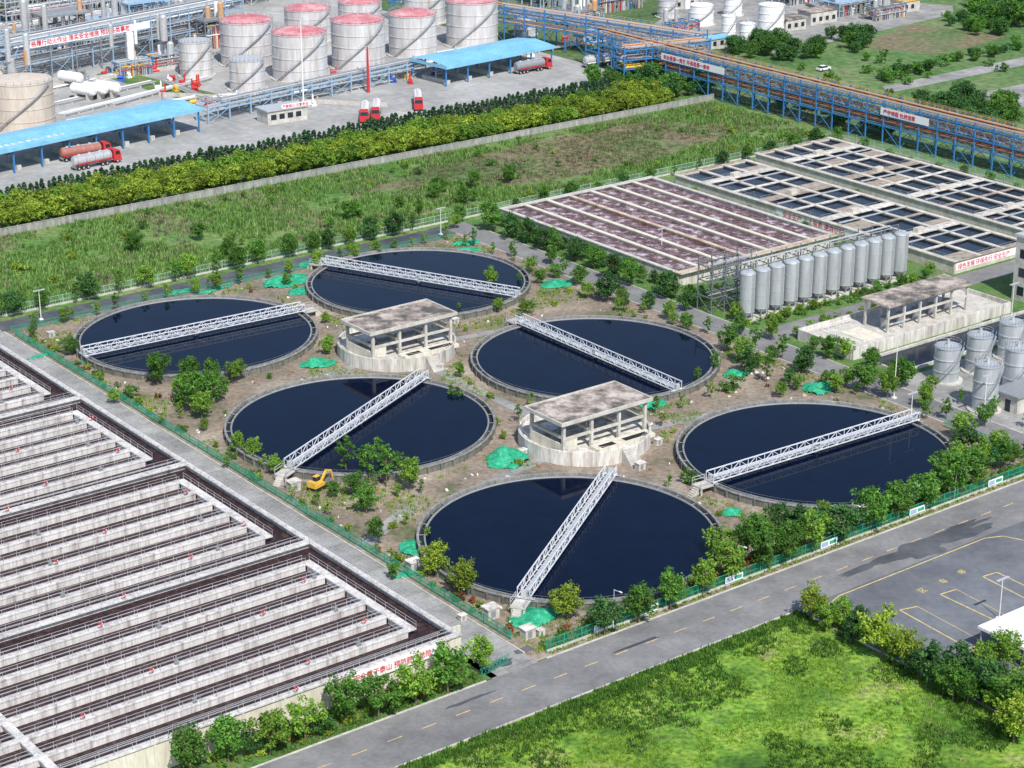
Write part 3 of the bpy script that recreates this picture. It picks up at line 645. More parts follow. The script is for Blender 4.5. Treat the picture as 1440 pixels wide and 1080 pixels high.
# ---------------------------------------------------------------- blue sheds
def shed(p,q,wd,h,txt=None):
    L=math.hypot(q[0]-p[0],q[1]-p[1]); ang=math.atan2(q[1]-p[1],q[0]-p[0])
    o=thing('loading_shed','open loading shed with light blue sheet roof and columns','shed',p,ang,'blue roofed loading sheds')
    m=MB().mat(m_broof)
    m.quad((-.5,-.6,h),(L+.5,-.6,h),(L+.5,wd/2,h+.9),(-.5,wd/2,h+.9)); m.quad((-.5,wd/2,h+.9),(L+.5,wd/2,h+.9),(L+.5,wd+.6,h),(-.5,wd+.6,h))
    n=int(L/1.2)
    for i in range(n+1):
        x=i*L/n; m.beam((x,-.6,h+.03),(x,wd/2,h+.93),.1,.06)
    m.box(-.5,L+.5,-.7,-.61,h-.9,h+.05); m.box(-.6,-.5,-.7,wd+.6,h-.9,h+.05); m.box(L+.5,L+.6,-.7,wd+.6,h-.9,h+.05); part(o,'roof',m)
    n=max(2,int(L/8))
    for i in range(n+1):
        m=MB().mat(m_brack)
        for y in (.2,wd-.2): m.beam((i*L/n,y,0),(i*L/n,y,h),.35)
        m.beam((i*L/n,.2,h-.5),(i*L/n,wd-.2,h-.5),.25); part(o,'portal_frame',m)
    for i in range(n):
        x=i*L/n; m=MB().mat(m_conc2); m.box(x+2,x+3.2,2,wd-2,0,1.1)
        m.mat(m_gsteel); m.tube((x+2.6,wd/2,1.1),(x+2.6,wd/2,4),.3); m.box(x+1.5,x+4,wd/2-1,wd/2+1,3,3.2); part(o,'loading_island',m)
    if txt: part(o,'lettering',textmesh(txt,L/len(txt)*.5,m_white,off=.01),(L*.12,-.5+1.2,h+.3),(.13,0,0))
shed(G(-60,262),G(281,186),13,6.5,'打 造 绿 色 石 化  争 创 一 流 企 业')
shed(G(628,122),G(776,92),15,6,None)
o=thing('gate_house','small grey flat roofed gate house with white sign','building',G(405,172),SR-.05)
m=MB().mat(m_conc2); m.box(-6,6,0,6,0,3.6); part(o,'wall',m); m=MB().mat(m_whitel); m.box(-6.4,6.4,-.4,6.4,3.6,3.9); part(o,'roof',m)
for x in (-5,-2.5,0,2.5): m=MB().mat(m_glass); m.box(x,x+1.6,-.05,-.001,1.2,2.6); part(o,'window',m)
m=MB().mat(m_white); m.box(-2,7,-.5,-.42,3.9,5.1); part(o,'sign_board',m); part(o,'lettering',textmesh('严禁烟火 注意安全',.95,m_redt),(-1.8,-.55,4.15),(pi/2,0,0))
def mast(u,v,h,mt,name='lamp_mast',lab='tall white mast with lamp heads',r=.16,cat='mast'):
    o=thing(name,lab,cat,G(u,v),SR,'masts and lamp posts')
    m=MB().mat(mt); m.tube((0,0,0),(0,0,h),r,r*.5,n=10); m.box(-.35,.35,-.35,.35,0,.25); part(o,'pole',m)
    m=MB().mat(m_whitel); m.box(-1.2,1.2,-.15,.15,h-.05,h+.12); part(o,'lamp_head',m)
mast(427,150,24,m_white,r=.22); mast(518,130,13,m_redp,'red_vent_column','red vertical vent column with small platform',.5,'vent stack')
for u,v,h in ((1257,560,14),(1420,470,10),(1405,870,6),(1383,590,8),(620,330,6),(58,450,6),(1280,600,6),(930,360,6)): mast(u,v,h,m_white,'street_lamp','slender white street lamp post',.09,'street lamp')
for a in range(164,256,23):
    x,y=W(a,190.8); o=thing('street_lamp','slender white street lamp post','street lamp',(x,y),SR,'masts and lamp posts')
    m=MB().mat(m_whitel); m.tube((0,0,0),(0,0,5.5),.07,.05); part(o,'pole',m); m=MB().mat(m_white); m.beam((0,0,5.4),(0,-1.2,5.6),.06); m.box(-.1,.1,-1.6,-1.1,5.56,5.66); part(o,'lamp_head',m)
# ---------------------------------------------------------------- platform with frame building
o=thing('filter_platform','low pale concrete platform with parapet beside road','platform',W(266,244),SR)
m=MB().mat(m_conc2); m.box(0,44,0,14,0,1.4); m.mat(m_conc)
for q in ((0,44,-.15,.25),(0,44,13.8,14.15)): m.box(*q,0,2.2)
m.box(-.15,.2,.25,13.8,0,2.2); m.box(43.8,44.15,.25,13.8,0,2.2); m.mat(m_cream); m.box(6,11,3,9,1.4,1.7); part(o,'slab',m)
m=MB().mat(m_white); m.rail((4,1,1.4),(4,12,1.4),1,.03); m.rail((4,12,1.4),(12,12,1.4),1,.03); part(o,'handrail',m)
o=thing('frame_building','open concrete frame shelter with flat roof on platform','building',(*W(279,247.5),1.4),SR)
m=MB().mat(m_conc2)
for i in range(6):
    for y in (.3,6): m.box(i*4.4,i*4.4+.4,y-.2,y+.2,0,5.2)
for z in (2.6,4.7):
    for y in (.3,6): m.box(0,22.4,y-.15,y+.15,z,z+.4)
part(o,'frame',m); m=MB().mat(m_roofc); m.box(-.6,23,-.5,6.8,5.2,5.55); part(o,'roof',m)
for i in range(5): m=MB().mat(m_gsteel); m.tube((i*4.4+2.3,3,0),(i*4.4+2.3,3,2),.9,n=14); part(o,'pump',m)
mb=MB().mat(m_water3); mb.quad((268,234,.05),(316,234,.05),(316,242,.05),(268,242,.05)); structure('pond_water',mb,(0,0,0),SR)
kerb('pond_edge',267.5,316,233.5,234,.5); kerb('pond_edge',267.5,316,242,242.5,.5); kerb('pond_edge',267.5,268,234,242,.5); kerb('pond_edge',316,316.5,233.5,242.5,.5)
o=thing('office_block','grey multi storey concrete block with dark windows','building',W(317,239.5),SR)
m=MB().mat(m_conc2); m.box(0,14,0,10,0,13); part(o,'wall',m); m=MB().mat(m_whitel); m.box(-.3,14.3,-.3,10.3,13,13.5); part(o,'roof',m)
for k in range(3):
    for j in range(3): m=MB().mat(m_glass); m.box(-.04,-.001,1.2+j*3,2.8+j*3,1.2+k*3.8,3+k*3.8); part(o,'window',m)
    for j in range(4): m=MB().mat(m_glass); m.box(1+j*3.2,2.8+j*3.2,-.04,-.001,1.2+k*3.8,3+k*3.8); part(o,'window',m)
p=G(1372,914); o=thing('white_canopy','white flat sheet canopy beside the parking pavement','canopy',p,SR)
m=MB().mat(m_white); m.box(0,16,-8,0,3.2,3.6); part(o,'roof',m)
for x in (.4,8,15.6):
    for y in (-7.6,-.4): m=MB().mat(m_whitel); m.beam((x,y,0),(x,y,3.2),.2); part(o,'column',m)
m=MB().mat(m_cream); m.box(1,15,-7,-6.8,0,3); part(o,'back_wall',m)
o=thing('dark_roof_kiosk','low dark roofed kiosk beside steel tanks','building',W(262.5+6,208),SR)
m=MB().mat(m_conc2); m.box(0,9,0,5,0,3); part(o,'wall',m); m=MB().mat(m_gsteel); m.box(-.4,9.4,-.4,5.4,3,3.3); part(o,'roof',m); m=MB().mat(m_glass); m.box(-.05,-.001,1.5,2.6,0,2.2); part(o,'door',m)
# ---------------------------------------------------------------- walls and fences
def panel_wall(a0,b0,a1,b1,h,mt,lab,name='boundary_wall'):
    L=math.hypot(a1-a0,b1-b0); m=MB().mat(mt); m.box(0,L,-.1,.1,0,h)
    n=int(L/4)
    for i in range(n+1): m.box(i*L/n-.18,i*L/n+.18,-.18,.18,0,h+.15)
    m.box(0,L,-.16,.16,h-.08,h+.05)
    thing(name,lab,'wall',W(a0,b0),SR+math.atan2(b1-b0,a1-a0),data=m)
panel_wall(60,411.5,388,413.5,1.6,m_wallc,'long weathered concrete panel wall beside overgrown field')
def bar_fence(pts,h,mt,lab,sp=.3,base=False,cat='fence',grp='site fences'):
    for p,q in zip(pts,pts[1:]):
        L=math.hypot(q[0]-p[0],q[1]-p[1]); m=MB().mat(mt); n=int(L/sp)
        for i in range(n): m.box(i*sp-.02,i*sp+.02,-.02,.02,.1,h-.05)
        for i in range(int(L/3)+1): m.box(i*3-.05,i*3+.05,-.05,.05,0,h+.1)
        for z in (.15,h*.5,h-.08): m.box(0,L,-.03,.03,z,z+.07)
        if base: m.mat(m_conc2); m.box(0,L,-.12,.12,0,.35)
        thing('fence',lab,cat,W(*p),SR+math.atan2(q[1]-p[1],q[0]-p[0]),grp,data=m)
bar_fence([(152,190.3),(254,190.3)],1.9,m_fence,'green metal bar fence along the road kerb',.22,True)
bar_fence([(150.4,196),(150.4,350)],1.5,m_fence,'green metal bar fence along the service road',.22)
bar_fence([(150.4,351.5),(254,351.5)],1.3,m_fence,'green metal bar fence along the service road',.3)
bar_fence([(100,361.5),(262,361.5),(384,361.5)],2,m_fencep,'pale green bar fence beside the weedy field',.35,True)
bar_fence([(384,361.5),(384,268)],2,m_fencep,'pale green bar fence beside the weedy field',.35,True)
bar_fence([(254.5,192),(254.5,212)],1.6,m_fence,'green metal bar fence along the road kerb',.25)
m=MB().mat(m_fence); 
for i in range(8): m.beam((i*.7,0,.1),(i*.7+.7,0,1.2),.06); m.beam((i*.7+.7,0,.1),(i*.7,0,1.2),.06)
m.box(0,5.6,-.05,.05,1.2,1.28); m.box(0,5.6,-.05,.05,.08,.14); thing('folding_gate','green folding gate at the service road entrance','gate',W(141,190.2),SR+.2,data=m)
for u in (168,184,203,222,240,160):
    m=MB().mat(m_white); m.box(0,3.4,-.04,0,.45,1.5); m.mat(m_brackl); m.box(.15,1.5,-.05,-.041,.6,1.35); m.mat(m_net); m.box(1.8,3.2,-.05,-.041,.7,1.25); m.mat(m_gsteel); m.box(.1,.2,.01,.06,0,1.5); m.box(3.2,3.3,.01,.06,0,1.5)
    thing('notice_board','white notice board with blue panel on green fence','notice board',W(u,190.1),SR,'notice boards on the fence',data=m)
def kiosk(u,v,s=1.):
    o=thing('control_box','small pale concrete control box beside tank','control box',G(u,v),SR,'control boxes',sc=s)
    m=MB().mat(m_conc2); m.box(-1,1,-.8,.8,0,1.7); part(o,'body',m); m=MB().mat(m_conc); m.box(-1.15,1.15,-.95,.95,1.7,1.85); part(o,'cap',m)
    m=MB().mat(m_gsteel); m.box(-.5,.3,-.84,-.8,.3,1.4); part(o,'door',m)
for u,v,s in ((690,868,.95),(742,896,.85),(582,802,.9),(413,689,.9),(72,474,.6),(650,872,.5),(900,660,.7),(618,440,.6),(735,640,.6),(640,455,.6),(205,530,.5),(925,625,.6),(760,893,.5),(618,520,.6)): kiosk(u,v,s)
def net(u,v,ru,rv,h):
    x,y=G(u,v); m=MB().mat(m_net); n=22
    off=R_(0,99)
    for i in range(n+1):
        for j in range(n+1):
            px,py=(i/n*2-1),(j/n*2-1); r=math.hypot(px,py); X,Y=px*ru,py*rv
            nz=mn.noise(Vector((X*.35+off,Y*.35,0))); z=max(0,1-r**2.2)*h*(.7+1.1*nz)+.12*mn.noise(Vector((X*1.7,Y*1.7,off)))
            m.v.append((X*(1+.12*nz),Y*(1+.12*nz),z+.06 if r<1 else .02))
    for i in range(n):
        for j in range(n):
            cx,cy=((i+.5)/n*2-1),((j+.5)/n*2-1); e=1+.35*mn.noise(Vector((cx*2+off,cy*2,3)))
            if cx*cx+cy*cy<e*.8: a=i*(n+1)+j; m.face((a,a+n+1,a+n+2,a+1),True)
    thing('netted_spoil_heap','earth heap covered with green dust net','spoil heap',(x,y),SR+R_(-.3,.3),'net covered heaps',data=m)
for t in ((447,512,4,2.6,1),(714,648,4.6,3.6,1.6),(757,864,5.6,3,.9),(403,396,6,4,.9),(425,410,3,3,.6),(1128,730,5.0,1.8,1.2),(782,400,4,3,.8),(655,342,3.5,2,.7),(655,352,4,2,.5),(915,568,3,3,1),(1150,547,3.6,3,1.2),(1035,527,3,2,.8),(1388,637,4,2.4,.8),(582,772,2.4,3,.8),(1062,748,2.5,3,.6),(250,411,4,1.4,.4),(300,408,5,1.2,.3),(440,370,4,2,.6),(577,806,3,1,.4),(1030,722,2,1.5,.6),(880,645,2,1.2,.5),(120,508,3,.8,.3),(60,500,4,.8,.3)): net(*t)
for i,(p,q,w) in enumerate((((176.3,239),(202,244),2.2),((202,244),(228,239.5),2.2),((202.5,255),(202.5,288),2.2),((178,295),(202,298),2),((202,299),(226,296),2),((150,232),(165,240),2.4))):
    mb=MB().mat(m_path); d=Vector((q[0]-p[0],q[1]-p[1],0)).normalized(); n_=Vector((-d.y,d.x,0))*w/2
    mb.quad(*[tuple(Vector((*c,.05+.004*i))+s*n_) for c,s in ((p,-1),(q,-1),(q,1),(p,1))]); structure('path',mb,(0,0,0),SR)
m=MB()
for i in range(700):
    a,b=R_(152,254),R_(192,350)
    if min(math.hypot(a-t[0][0],b-t[0][1]) for t in TK)<24 or min(math.hypot(a-202.6,b-c) for c in (244,298.6))<12: continue
    m.mat(random.choice((m_conc2,m_white,m_dirt,m_brick,m_conc))); s=R_(.1,.45); c=R_(0,3); m.beam((a,b,0),(a+s*1.5*cos(c),b+s*1.5*sin(c),R_(.1,.3)),s,s*.7)
structure('construction_rubble',m,(0,0,0),SR,'stuff')
# ---------------------------------------------------------------- vehicles
def tanker(loc,rz,cabm,tankm,lab):
    o=thing('tanker_truck',lab,'truck',loc,rz,'tanker trucks')
    m=MB().mat(m_gsteel); m.box(-7,6,-.5,.5,.85,1.1); m.box(-6.8,-6.6,-1.2,1.2,.6,.9); part(o,'chassis',m)
    m=MB().mat(cabm); m.box(4.2,6.3,-1.2,1.2,.7,2.1); n=len(m.v)
    m.v+=[(4.2,-1.2,2.1),(6.3,-1.2,2.1),(6.3,1.2,2.1),(4.2,1.2,2.1),(4.2,-1.1,3.2),(5.95,-1.1,3.2),(5.95,1.1,3.2),(4.2,1.1,3.2)]
    for q in ((4,5,6,7),(0,1,5,4),(1,2,6,5),(2,3,7,6),(3,0,4,7)): m.face(tuple(n+i for i in q))
    m.box(4.1,5.2,-1.0,1.0,3.2,3.5); m.box(6.3,6.42,-1.2,1.2,.5,1.0); part(o,'cab',m)
    m=MB().mat(m_glass); m.quad((6.33,-1.05,2.15),(6.33,1.05,2.15),(6.03,1.0,3.05),(6.03,-1.0,3.05))
    for s in (-1,1): m.quad((4.7,s*1.215,2.15),(6.0,s*1.215,2.15),(5.8,s*1.14,3.0),(4.7,s*1.14,3.0))
    part(o,'windscreen',m)
    m=MB().mat(tankm); zc=2.25
    m.tube((-6.6,0,zc),(3.6,0,zc),1.2,n=24); m.tube((3.6,0,zc),(3.85,0,zc),1.2,.8,24); m.tube((-6.6,0,zc),(-6.85,0,zc),1.2,.8,24)
    for x in (-6,-3.6,-1.2,1.2,3.2): m.mat(m_gsteel); m.tube((x,0,zc),(x+.12,0,zc),1.24,n=24)
    part(o,'tank',m)
    m=MB().mat(cabm); m.box(-6.5,3.5,-1.24,-1.2,1.4,1.7); m.mat(m_rail); m.box(-6.4,3.4,-.35,.35,3.45,3.5)
    for x in (-5,-2,1): m.tube((x,0,3.4),(x,0,3.75),.35,n=12)
    part(o,'top_walkway',m)
    w=MB().mat(m_tyre); w.tube((0,-.16,0),(0,.16,0),.52,n=18); w.mat(m_whitel); w.tube((0,-.18,0),(0,.18,0),.24,n=10); wm=w.mesh('wheel')
    for x in (5.2,2.2,.9,-3.2,-4.5,-5.8):
        for y in (-1.0,1.0): part(o,'wheel',wm,(x,y,.52))
def ang(p,q): P,Q=G(*p),G(*q); return math.atan2(Q[1]-P[1],Q[0]-P[0])
tanker(G(137,233),ang((108,236),(176,222)),m_redp,m_pipes,'red cab tanker truck with silver tank on yard')
tanker(G(122,222),ang((98,222),(150,214)),m_redp,m_rustt,'dark red tanker truck parked beside the loading shed')
tanker(G(513,166),ang((513,150),(511,175)),m_redp,m_white,'white tanker truck with red cab in yard')
tanker(G(529,163),ang((529,147),(526,172)),m_redp,m_white,'white tanker truck with red cab in yard')
tanker(G(588,149),ang((587,135),(590,157)),m_redp,m_white,'white tanker truck with red cab in yard')
tanker(G(750,100),ang((735,102),(768,96)),m_redp,m_gsteel,'red tanker truck parked beside the loading shed')
tanker(G(848,92),ang((828,94),(868,88)),m_white,m_whitel,'silver tanker truck on loading yard')
def car(loc,rz,mt,lab):
    o=thing('parked_car',lab,'car',loc,rz,'small vehicles')
    m=MB().mat(mt); m.box(-2.2,2.2,-.9,.9,.35,.95); n=len(m.v)
    m.v+=[(-1.8,-.85,.95),(1.2,-.85,.95),(1.2,.85,.95),(-1.8,.85,.95),(-1.3,-.7,1.5),(.5,-.7,1.5),(.5,.7,1.5),(-1.3,.7,1.5)]
    for q in ((4,5,6,7),): m.face(tuple(n+i for i in q))
    m.mat(m_glass)
    for q in ((0,1,5,4),(1,2,6,5),(2,3,7,6),(3,0,4,7)): m.face(tuple(n+i for i in q))
    part(o,'body',m)
    w=MB().mat(m_tyre); w.tube((0,-.12,0),(0,.12,0),.34,n=14); wm=w.mesh('wheel')
    for x in (-1.4,1.4):
        for y in (-.85,.85): part(o,'wheel',wm,(x,y,.34))
car(G(1158,99),SR,m_white,'white car parked beside the far field'); car(G(1236,6),SR,m_white,'white car parked beside the far field')
o=thing('excavator','yellow tracked excavator with folded boom on dirt','excavator',G(446,688),SR+.3,sc=.72)
for y in (-1.1,1.1): m=MB().mat(m_tyre); m.box(-1.6,1.6,y-.3,y+.3,.12,.75); m.tube((-1.6,y-.3,.43),(-1.6,y+.3,.43),.33,n=12); m.tube((1.6,y-.3,.43),(1.6,y+.3,.43),.33,n=12); part(o,'track',m)
m=MB().mat(m_yellowm); m.box(-1.9,1.2,-1.2,1.2,.9,1.7); m.box(-1.9,-.9,-1.1,1.1,1.7,2.2); part(o,'body',m)
m=MB().mat(m_glass); m.box(0,1.3,.2,1.15,1.71,2.7); m.mat(m_yellowm); m.box(-.05,1.35,.15,1.2,2.7,2.8); part(o,'cab',m)
m=MB().mat(m_yellowm); m.beam((1.0,-.3,1.5),(2.8,-.3,3.6),.4,.5); m.beam((2.8,-.3,3.6),(4.4,-.3,3.0),.35,.45); part(o,'boom',m)
m=MB().mat(m_yellowm); m.beam((4.4,-.3,3.1),(4.9,-.3,1.0),.3,.35); part(o,'arm',m)
m=MB().mat(m_gsteel); m.box(4.5,5.2,-.75,.15,.25,.95); m.beam((4.5,-.3,.3),(4.1,-.3,.7),.8,.1); part(o,'bucket',m)
# ---------------------------------------------------------------- vegetation
def treemesh(seed,h,cr,ch,nc,nl,leaf,lm,shape='round',trunkr=.13):
    rr=random.Random(seed); t=MB().mat(m_bark); th=h-ch*.55
    bend=(rr.uniform(-.2,.2),rr.uniform(-.2,.2))
    t.tube((0,0,0),(bend[0]*.5,bend[1]*.5,th*.5),trunkr,trunkr*.8,7,False); t.tube((bend[0]*.5,bend[1]*.5,th*.5),(bend[0],bend[1],th),trunkr*.8,trunkr*.5,7,False)
    c=MB().mat(lm); cen=[]
    for i in range(nc):
        if shape=='cone':
            f=rr.random()**.8; z=h-ch+ch*f; r=cr*(1-f)**.6*rr.uniform(.5,1); a=rr.uniform(0,2*pi); p=Vector((r*cos(a),r*sin(a),z)); s=.28*cr*(1.2-f*.7)
        else:
            d=Vector((rr.gauss(0,1),rr.gauss(0,1),rr.gauss(0,1))).normalized(); k=rr.uniform(.35,.95)**.7
            lump=1+.35*sin(3*math.atan2(d.y,d.x)+seed)+.15*rr.uniform(-1,1)
            p=Vector((d.x*cr*k*lump,d.y*cr*k*lump,h-ch/2+d.z*ch/2*k)); s=cr*rr.uniform(.22,.4)
            if shape=='tall': s*=.8
        cen.append((p,s))
    for p,s in cen:
        if rr.random()<.4: b=Vector((bend[0],bend[1],th*rr.uniform(.6,1))); t.tube(b,p,trunkr*.35,.02,5,False)
        for j in range(nl):
            d=Vector((rr.gauss(0,1),rr.gauss(0,1),rr.gauss(0,.8))); d=d.normalized()*(rr.random()**.45)*s
            q=p+d; nrm=(d.normalized()*.6+Vector((rr.gauss(0,.5),rr.gauss(0,.5),rr.gauss(0,.5)+.4))).normalized()
            x=nrm.orthogonal().normalized(); y=nrm.cross(x); a=rr.uniform(0,pi); x,y=x*cos(a)+y*sin(a),y*cos(a)-x*sin(a); l=leaf*rr.uniform(.6,1.3)
            c.quad(q-x*l,q-y*l*.6,q+x*l,q+y*l*.6)
    return t,c
def joined(t,c,name):
    n=len(c.v); c.mats.append(m_bark); k=len(c.mats)-1
    c.v+=t.v
    for f in t.f: c.f.append(tuple(i+n for i in f)); c.mi.append(k); c.sm.append(True)
    return c.mesh(name)
VAR={}
def reg(kind,nv,parts,**kw):
    VAR[kind]=[]
    for i in range(nv):
        t,c=treemesh(i*7+len(VAR)*31,**kw)
        VAR[kind].append((t.mesh('trunk'),c.mesh('crown')) if parts else joined(t,c,kind))
reg('round',5,True,h=6,cr=2.1,ch=4.6,nc=56,nl=42,leaf=.19,lm=l_mid)
reg('bright',5,True,h=6,cr=1.95,ch=4.6,nc=50,nl=38,leaf=.19,lm=l_bri)
reg('slender',3,True,h=6,cr=1.2,ch=5.0,nc=38,nl=26,leaf=.17,lm=l_mid,shape='tall',trunkr=.09)
reg('young',3,True,h=4,cr=.95,ch=2.9,nc=18,nl=22,leaf=.16,lm=l_bri,trunkr=.06)
reg('dark',3,True,h=6,cr=2.3,ch=5.0,nc=58,nl=40,leaf=.21,lm=l_dark)
reg('yellow',2,True,h=6,cr=2.2,ch=4.8,nc=56,nl=40,leaf=.2,lm=l_yel)
reg('cyp',3,False,h=5,cr=1.45,ch=4.9,nc=60,nl=28,leaf=.19,lm=l_cyp,shape='cone')
reg('belt',4,False,h=6,cr=2.7,ch=4.8,nc=56,nl=30,leaf=.27,lm=l_yel)
reg('beltg',3,False,h=6,cr=2.6,ch=4.8,nc=56,nl=30,leaf=.27,lm=l_bri)
reg('wood',3,False,h=8,cr=3.4,ch=6.8,nc=66,nl=30,leaf=.34,lm=l_dark)
reg('woodm',3,False,h=8,cr=3.4,ch=6.8,nc=66,nl=30,leaf=.34,lm=l_mid)
reg('shrub',3,False,h=1.4,cr=.9,ch=1.3,nc=16,nl=26,leaf=.12,lm=l_mid,trunkr=.05)
reg('shruby',3,False,h=1.2,cr=.8,ch=1.1,nc=16,nl=26,leaf=.12,lm=l_yel,trunkr=.05)
reg('shrubr',2,False,h=1.1,cr=.7,ch=1.0,nc=14,nl=24,leaf=.11,lm=l_redl,trunkr=.05)
INFO={'round':('broadleaf_tree','rounded green broadleaf tree on planted verge','tree','roadside broadleaf trees',6),
'bright':('young_broadleaf_tree','bright green leafy young tree on planted verge','tree','bright young trees',6),
'slender':('slender_tree','slender upright green tree with airy crown','tree','slender upright trees',6),
'young':('sapling','thin young sapling with small light crown','tree','saplings',4),
'dark':('dense_tree','dense dark green tree with heavy crown','tree','dense dark trees',6),
'yellow':('yellow_green_tree','yellow green leafy tree with full crown','tree','yellow green trees',6),
'cyp':('cypress_tree','narrow dark cypress in the yard hedge row','tree','cypress row beside the yard',5),
'belt':('belt_tree','yellow green tree in dense belt behind wall','tree','tree belt behind the wall',6),
'beltg':('belt_tree','mid green tree in dense belt behind wall','tree','tree belt behind the wall',6),
'wood':('wood_tree','dark green tree in wooded strip','tree','wooded strip trees',8),
'woodm':('wood_tree','mid green tree in wooded strip','tree','wooded strip trees',8),
'shrub':('shrub','small green shrub on planted verge','shrub','verge shrubs',1.4),
'shruby':('yellow_shrub','small yellow green shrub on planted verge','shrub','yellow verge shrubs',1.2),
'shrubr':('red_shrub','small reddish shrub on planted verge','shrub','red verge shrubs',1.1)}
def plant(kind,p,h):
    nm,lab,cat,grp,h0=INFO[kind]; s=h/h0*R_(.92,1.08); v=random.choice(VAR[kind]); rz=R_(0,6.28); sc=(s*R_(.9,1.15),s*R_(.9,1.15),s)
    if isinstance(v,tuple):
        o=thing(nm,lab,cat,p,rz,grp,None,sc); mkobj('trunk',v[0],(0,0,0),0,o); mkobj('crown',v[1],(0,0,0),0,o)
    else: thing(nm,lab,cat,p,rz,grp,v,sc)
def trees(kind,lst,k=1.):
    for t in lst: plant(random.choice(kind) if isinstance(kind,(list,tuple)) else kind,G(t[0],t[1]),t[2]*k)
trees(['bright','yellow'],[(613,812,5),(650,838,5),(798,872,4.6),(1142,872,5.5)],1.08)
trees(['round','bright','dark','round'],[(850,893,5.8),(898,877,5.8),(943,857,6),(988,838,5.4),(1025,818,6.4),(1072,803,6.4),(1105,792,5.8),(1140,778,6.4),(1183,762,6),(1224,748,6.4),(1262,733,6.4),(1302,716,6),(1335,700,7.4),(1365,688,6.8),(1410,660,5.4),(1012,790,5.4),(1095,750,5),(1060,765,4.8),(1120,760,5),(1160,745,4.6),(1045,785,5)],1.08)
trees('slender',[(487,668,6),(520,680,6.4),(543,685,7.5),(560,672,5),(510,668,5),(532,658,4.6)],1.1)
trees(['round','bright'],[(515,722,5),(528,764,4.6),(576,690,5.6),(500,700,4.6),(470,700,3),(275,578,7),(302,568,6.6),(268,548,6),(222,542,6),(332,538,5),(298,540,5),(355,646,4),(335,637,3.6),(388,668,3.6),(553,815,2.8),(160,568,3),(100,500,4),(255,562,5),(284,590,5)])
trees(['young','young','shrub'],[(370,660,3),(410,705,3),(445,712,3),(462,725,2.6),(320,660,2.5),(230,600,3),(255,590,2),(140,540,2.5),(180,560,2.6),(600,760,2.4),(560,700,3),(570,740,2.6),(640,560,2.2),(700,600,2),(1000,560,3),(960,575,3),(1030,550,3),(930,600,3),(940,690,3),(970,680,2.6)])
trees(['round','dark','bright','slender'],[(1025,495,5.4),(1045,512,5),(1062,492,5),(1085,478,4.6),(1100,505,5),(1128,525,5),(1165,505,4.6),(1215,552,5.4),(1248,560,5.4),(1270,545,5),(1050,527,4.6),(1078,538,4.6),(1190,545,4),(1005,525,4.4),(980,540,3.6),(1170,550,4),(1110,540,3),(1300,575,4.4),(1330,590,4),(1355,620,5),(1385,600,4),(1225,520,4),(1040,470,4)],1.08)
trees(['dark','round','dark'],[(690,325,5.6),(716,336,5.6),(742,342,5),(764,352,5),(810,368,5),(836,378,5),(860,392,5),(886,402,5),(855,424,5.4),(938,420,5),(966,438,4),(910,436,3.4),(985,432,4)],1.1)
trees(['slender','round','bright'],[(775,372,4),(792,388,4.4),(815,400,4),(826,420,4),(880,440,3.6),(760,400,3.6),(730,400,3),(690,402,4),(700,440,3),(645,440,2.6),(940,450,4),(965,466,4),(870,438,3.4),(995,470,4),(745,385,3.6),(720,362,4),(640,322,4)])
trees(['dark','bright','round','yellow','round'],[(1180,885,4.6),(1208,895,4.6),(1272,940,5),(1308,962,5.4),(1345,962,5.6),(1375,965,6.5),(1412,945,5.5),(1388,990,6.5),(1430,1020,7),(1340,985,4.6),(1215,905,3.6),(1160,888,3.6),(1290,955,4),(1440,985,6),(1325,978,4),(1425,1045,6),(1195,905,3),(1255,935,3.4),(1360,990,4.4),(1405,1005,5)],1.08)
plant('yellow',G(1240,925),7.5)
trees(['round','bright','dark','round'],[(268,1085,5.4),(322,1072,5.4),(380,1062,5.8),(430,1045,5.4),(487,1018,6.2),(532,1010,5.4),(585,990,5.8),(630,975,5.8),(677,948,5.4),(352,1065,3.6),(455,1035,3),(558,998,3)],1.12)
trees(['bright','dark','round'],[(1345,660,4.6),(1380,655,5),(1405,640,4),(1335,675,5),(1357,640,5),(1425,650,3.4)],1.1)
a=105
while a<254:
    plant(random.choice(('round','slender','bright','dark')),W(a+R_(-1.5,1.5),360.3+R_(-.3,.3)),R_(3.8,5.8))
    if a>150: plant(random.choice(('slender','young','bright')),W(a+R_(-2,2),350.5),R_(3,4.6))
    a+=5.6
a=262
while a<384: plant(random.choice(('round','slender','dark')),W(a,360),R_(2.6,4.4)); a+=8
for b in range(196,350,7):
    if 230<b<262 or 284<b: plant(random.choice(('round','slender','young','bright')),W(253.5+R_(-.5,.5),b),R_(2.6,4.2))
    plant(random.choice(('round','slender','bright')),W(264.6+R_(-.5,.5),b if not 256<b<270 else 232),R_(3,4.6))
for i in range(14): plant(random.choice(('round','bright','young')),W(266+i*3.6,268.3),R_(2,3)); plant('young' if i%2 else 'bright',W(267+i*3.5,259.2),R_(2.4,3.4))
for i in range(14): plant(random.choice(('round','dark')),W(267.2,296+i*4.2),R_(2.8,3.8)); 
for i in range(9): plant(random.choice(('round','bright')),W(316,270+i*9),R_(2.4,3.4))
for i in range(12): plant(random.choice(('round','young')),W(346,270+i*7),R_(1.6,2.4)); plant('round',W(379+R_(-1,1),268+i*8),R_(2.4,3.6))
def inner(rt=24.3):
    while True:
        a,b=R_(151,255),R_(191,352)
        if min(math.hypot(a-t[0][0],b-t[0][1]) for t in TK)>rt and min(math.hypot(a-202.6,b-c) for c in (244,298.6))>12.5: return a,b
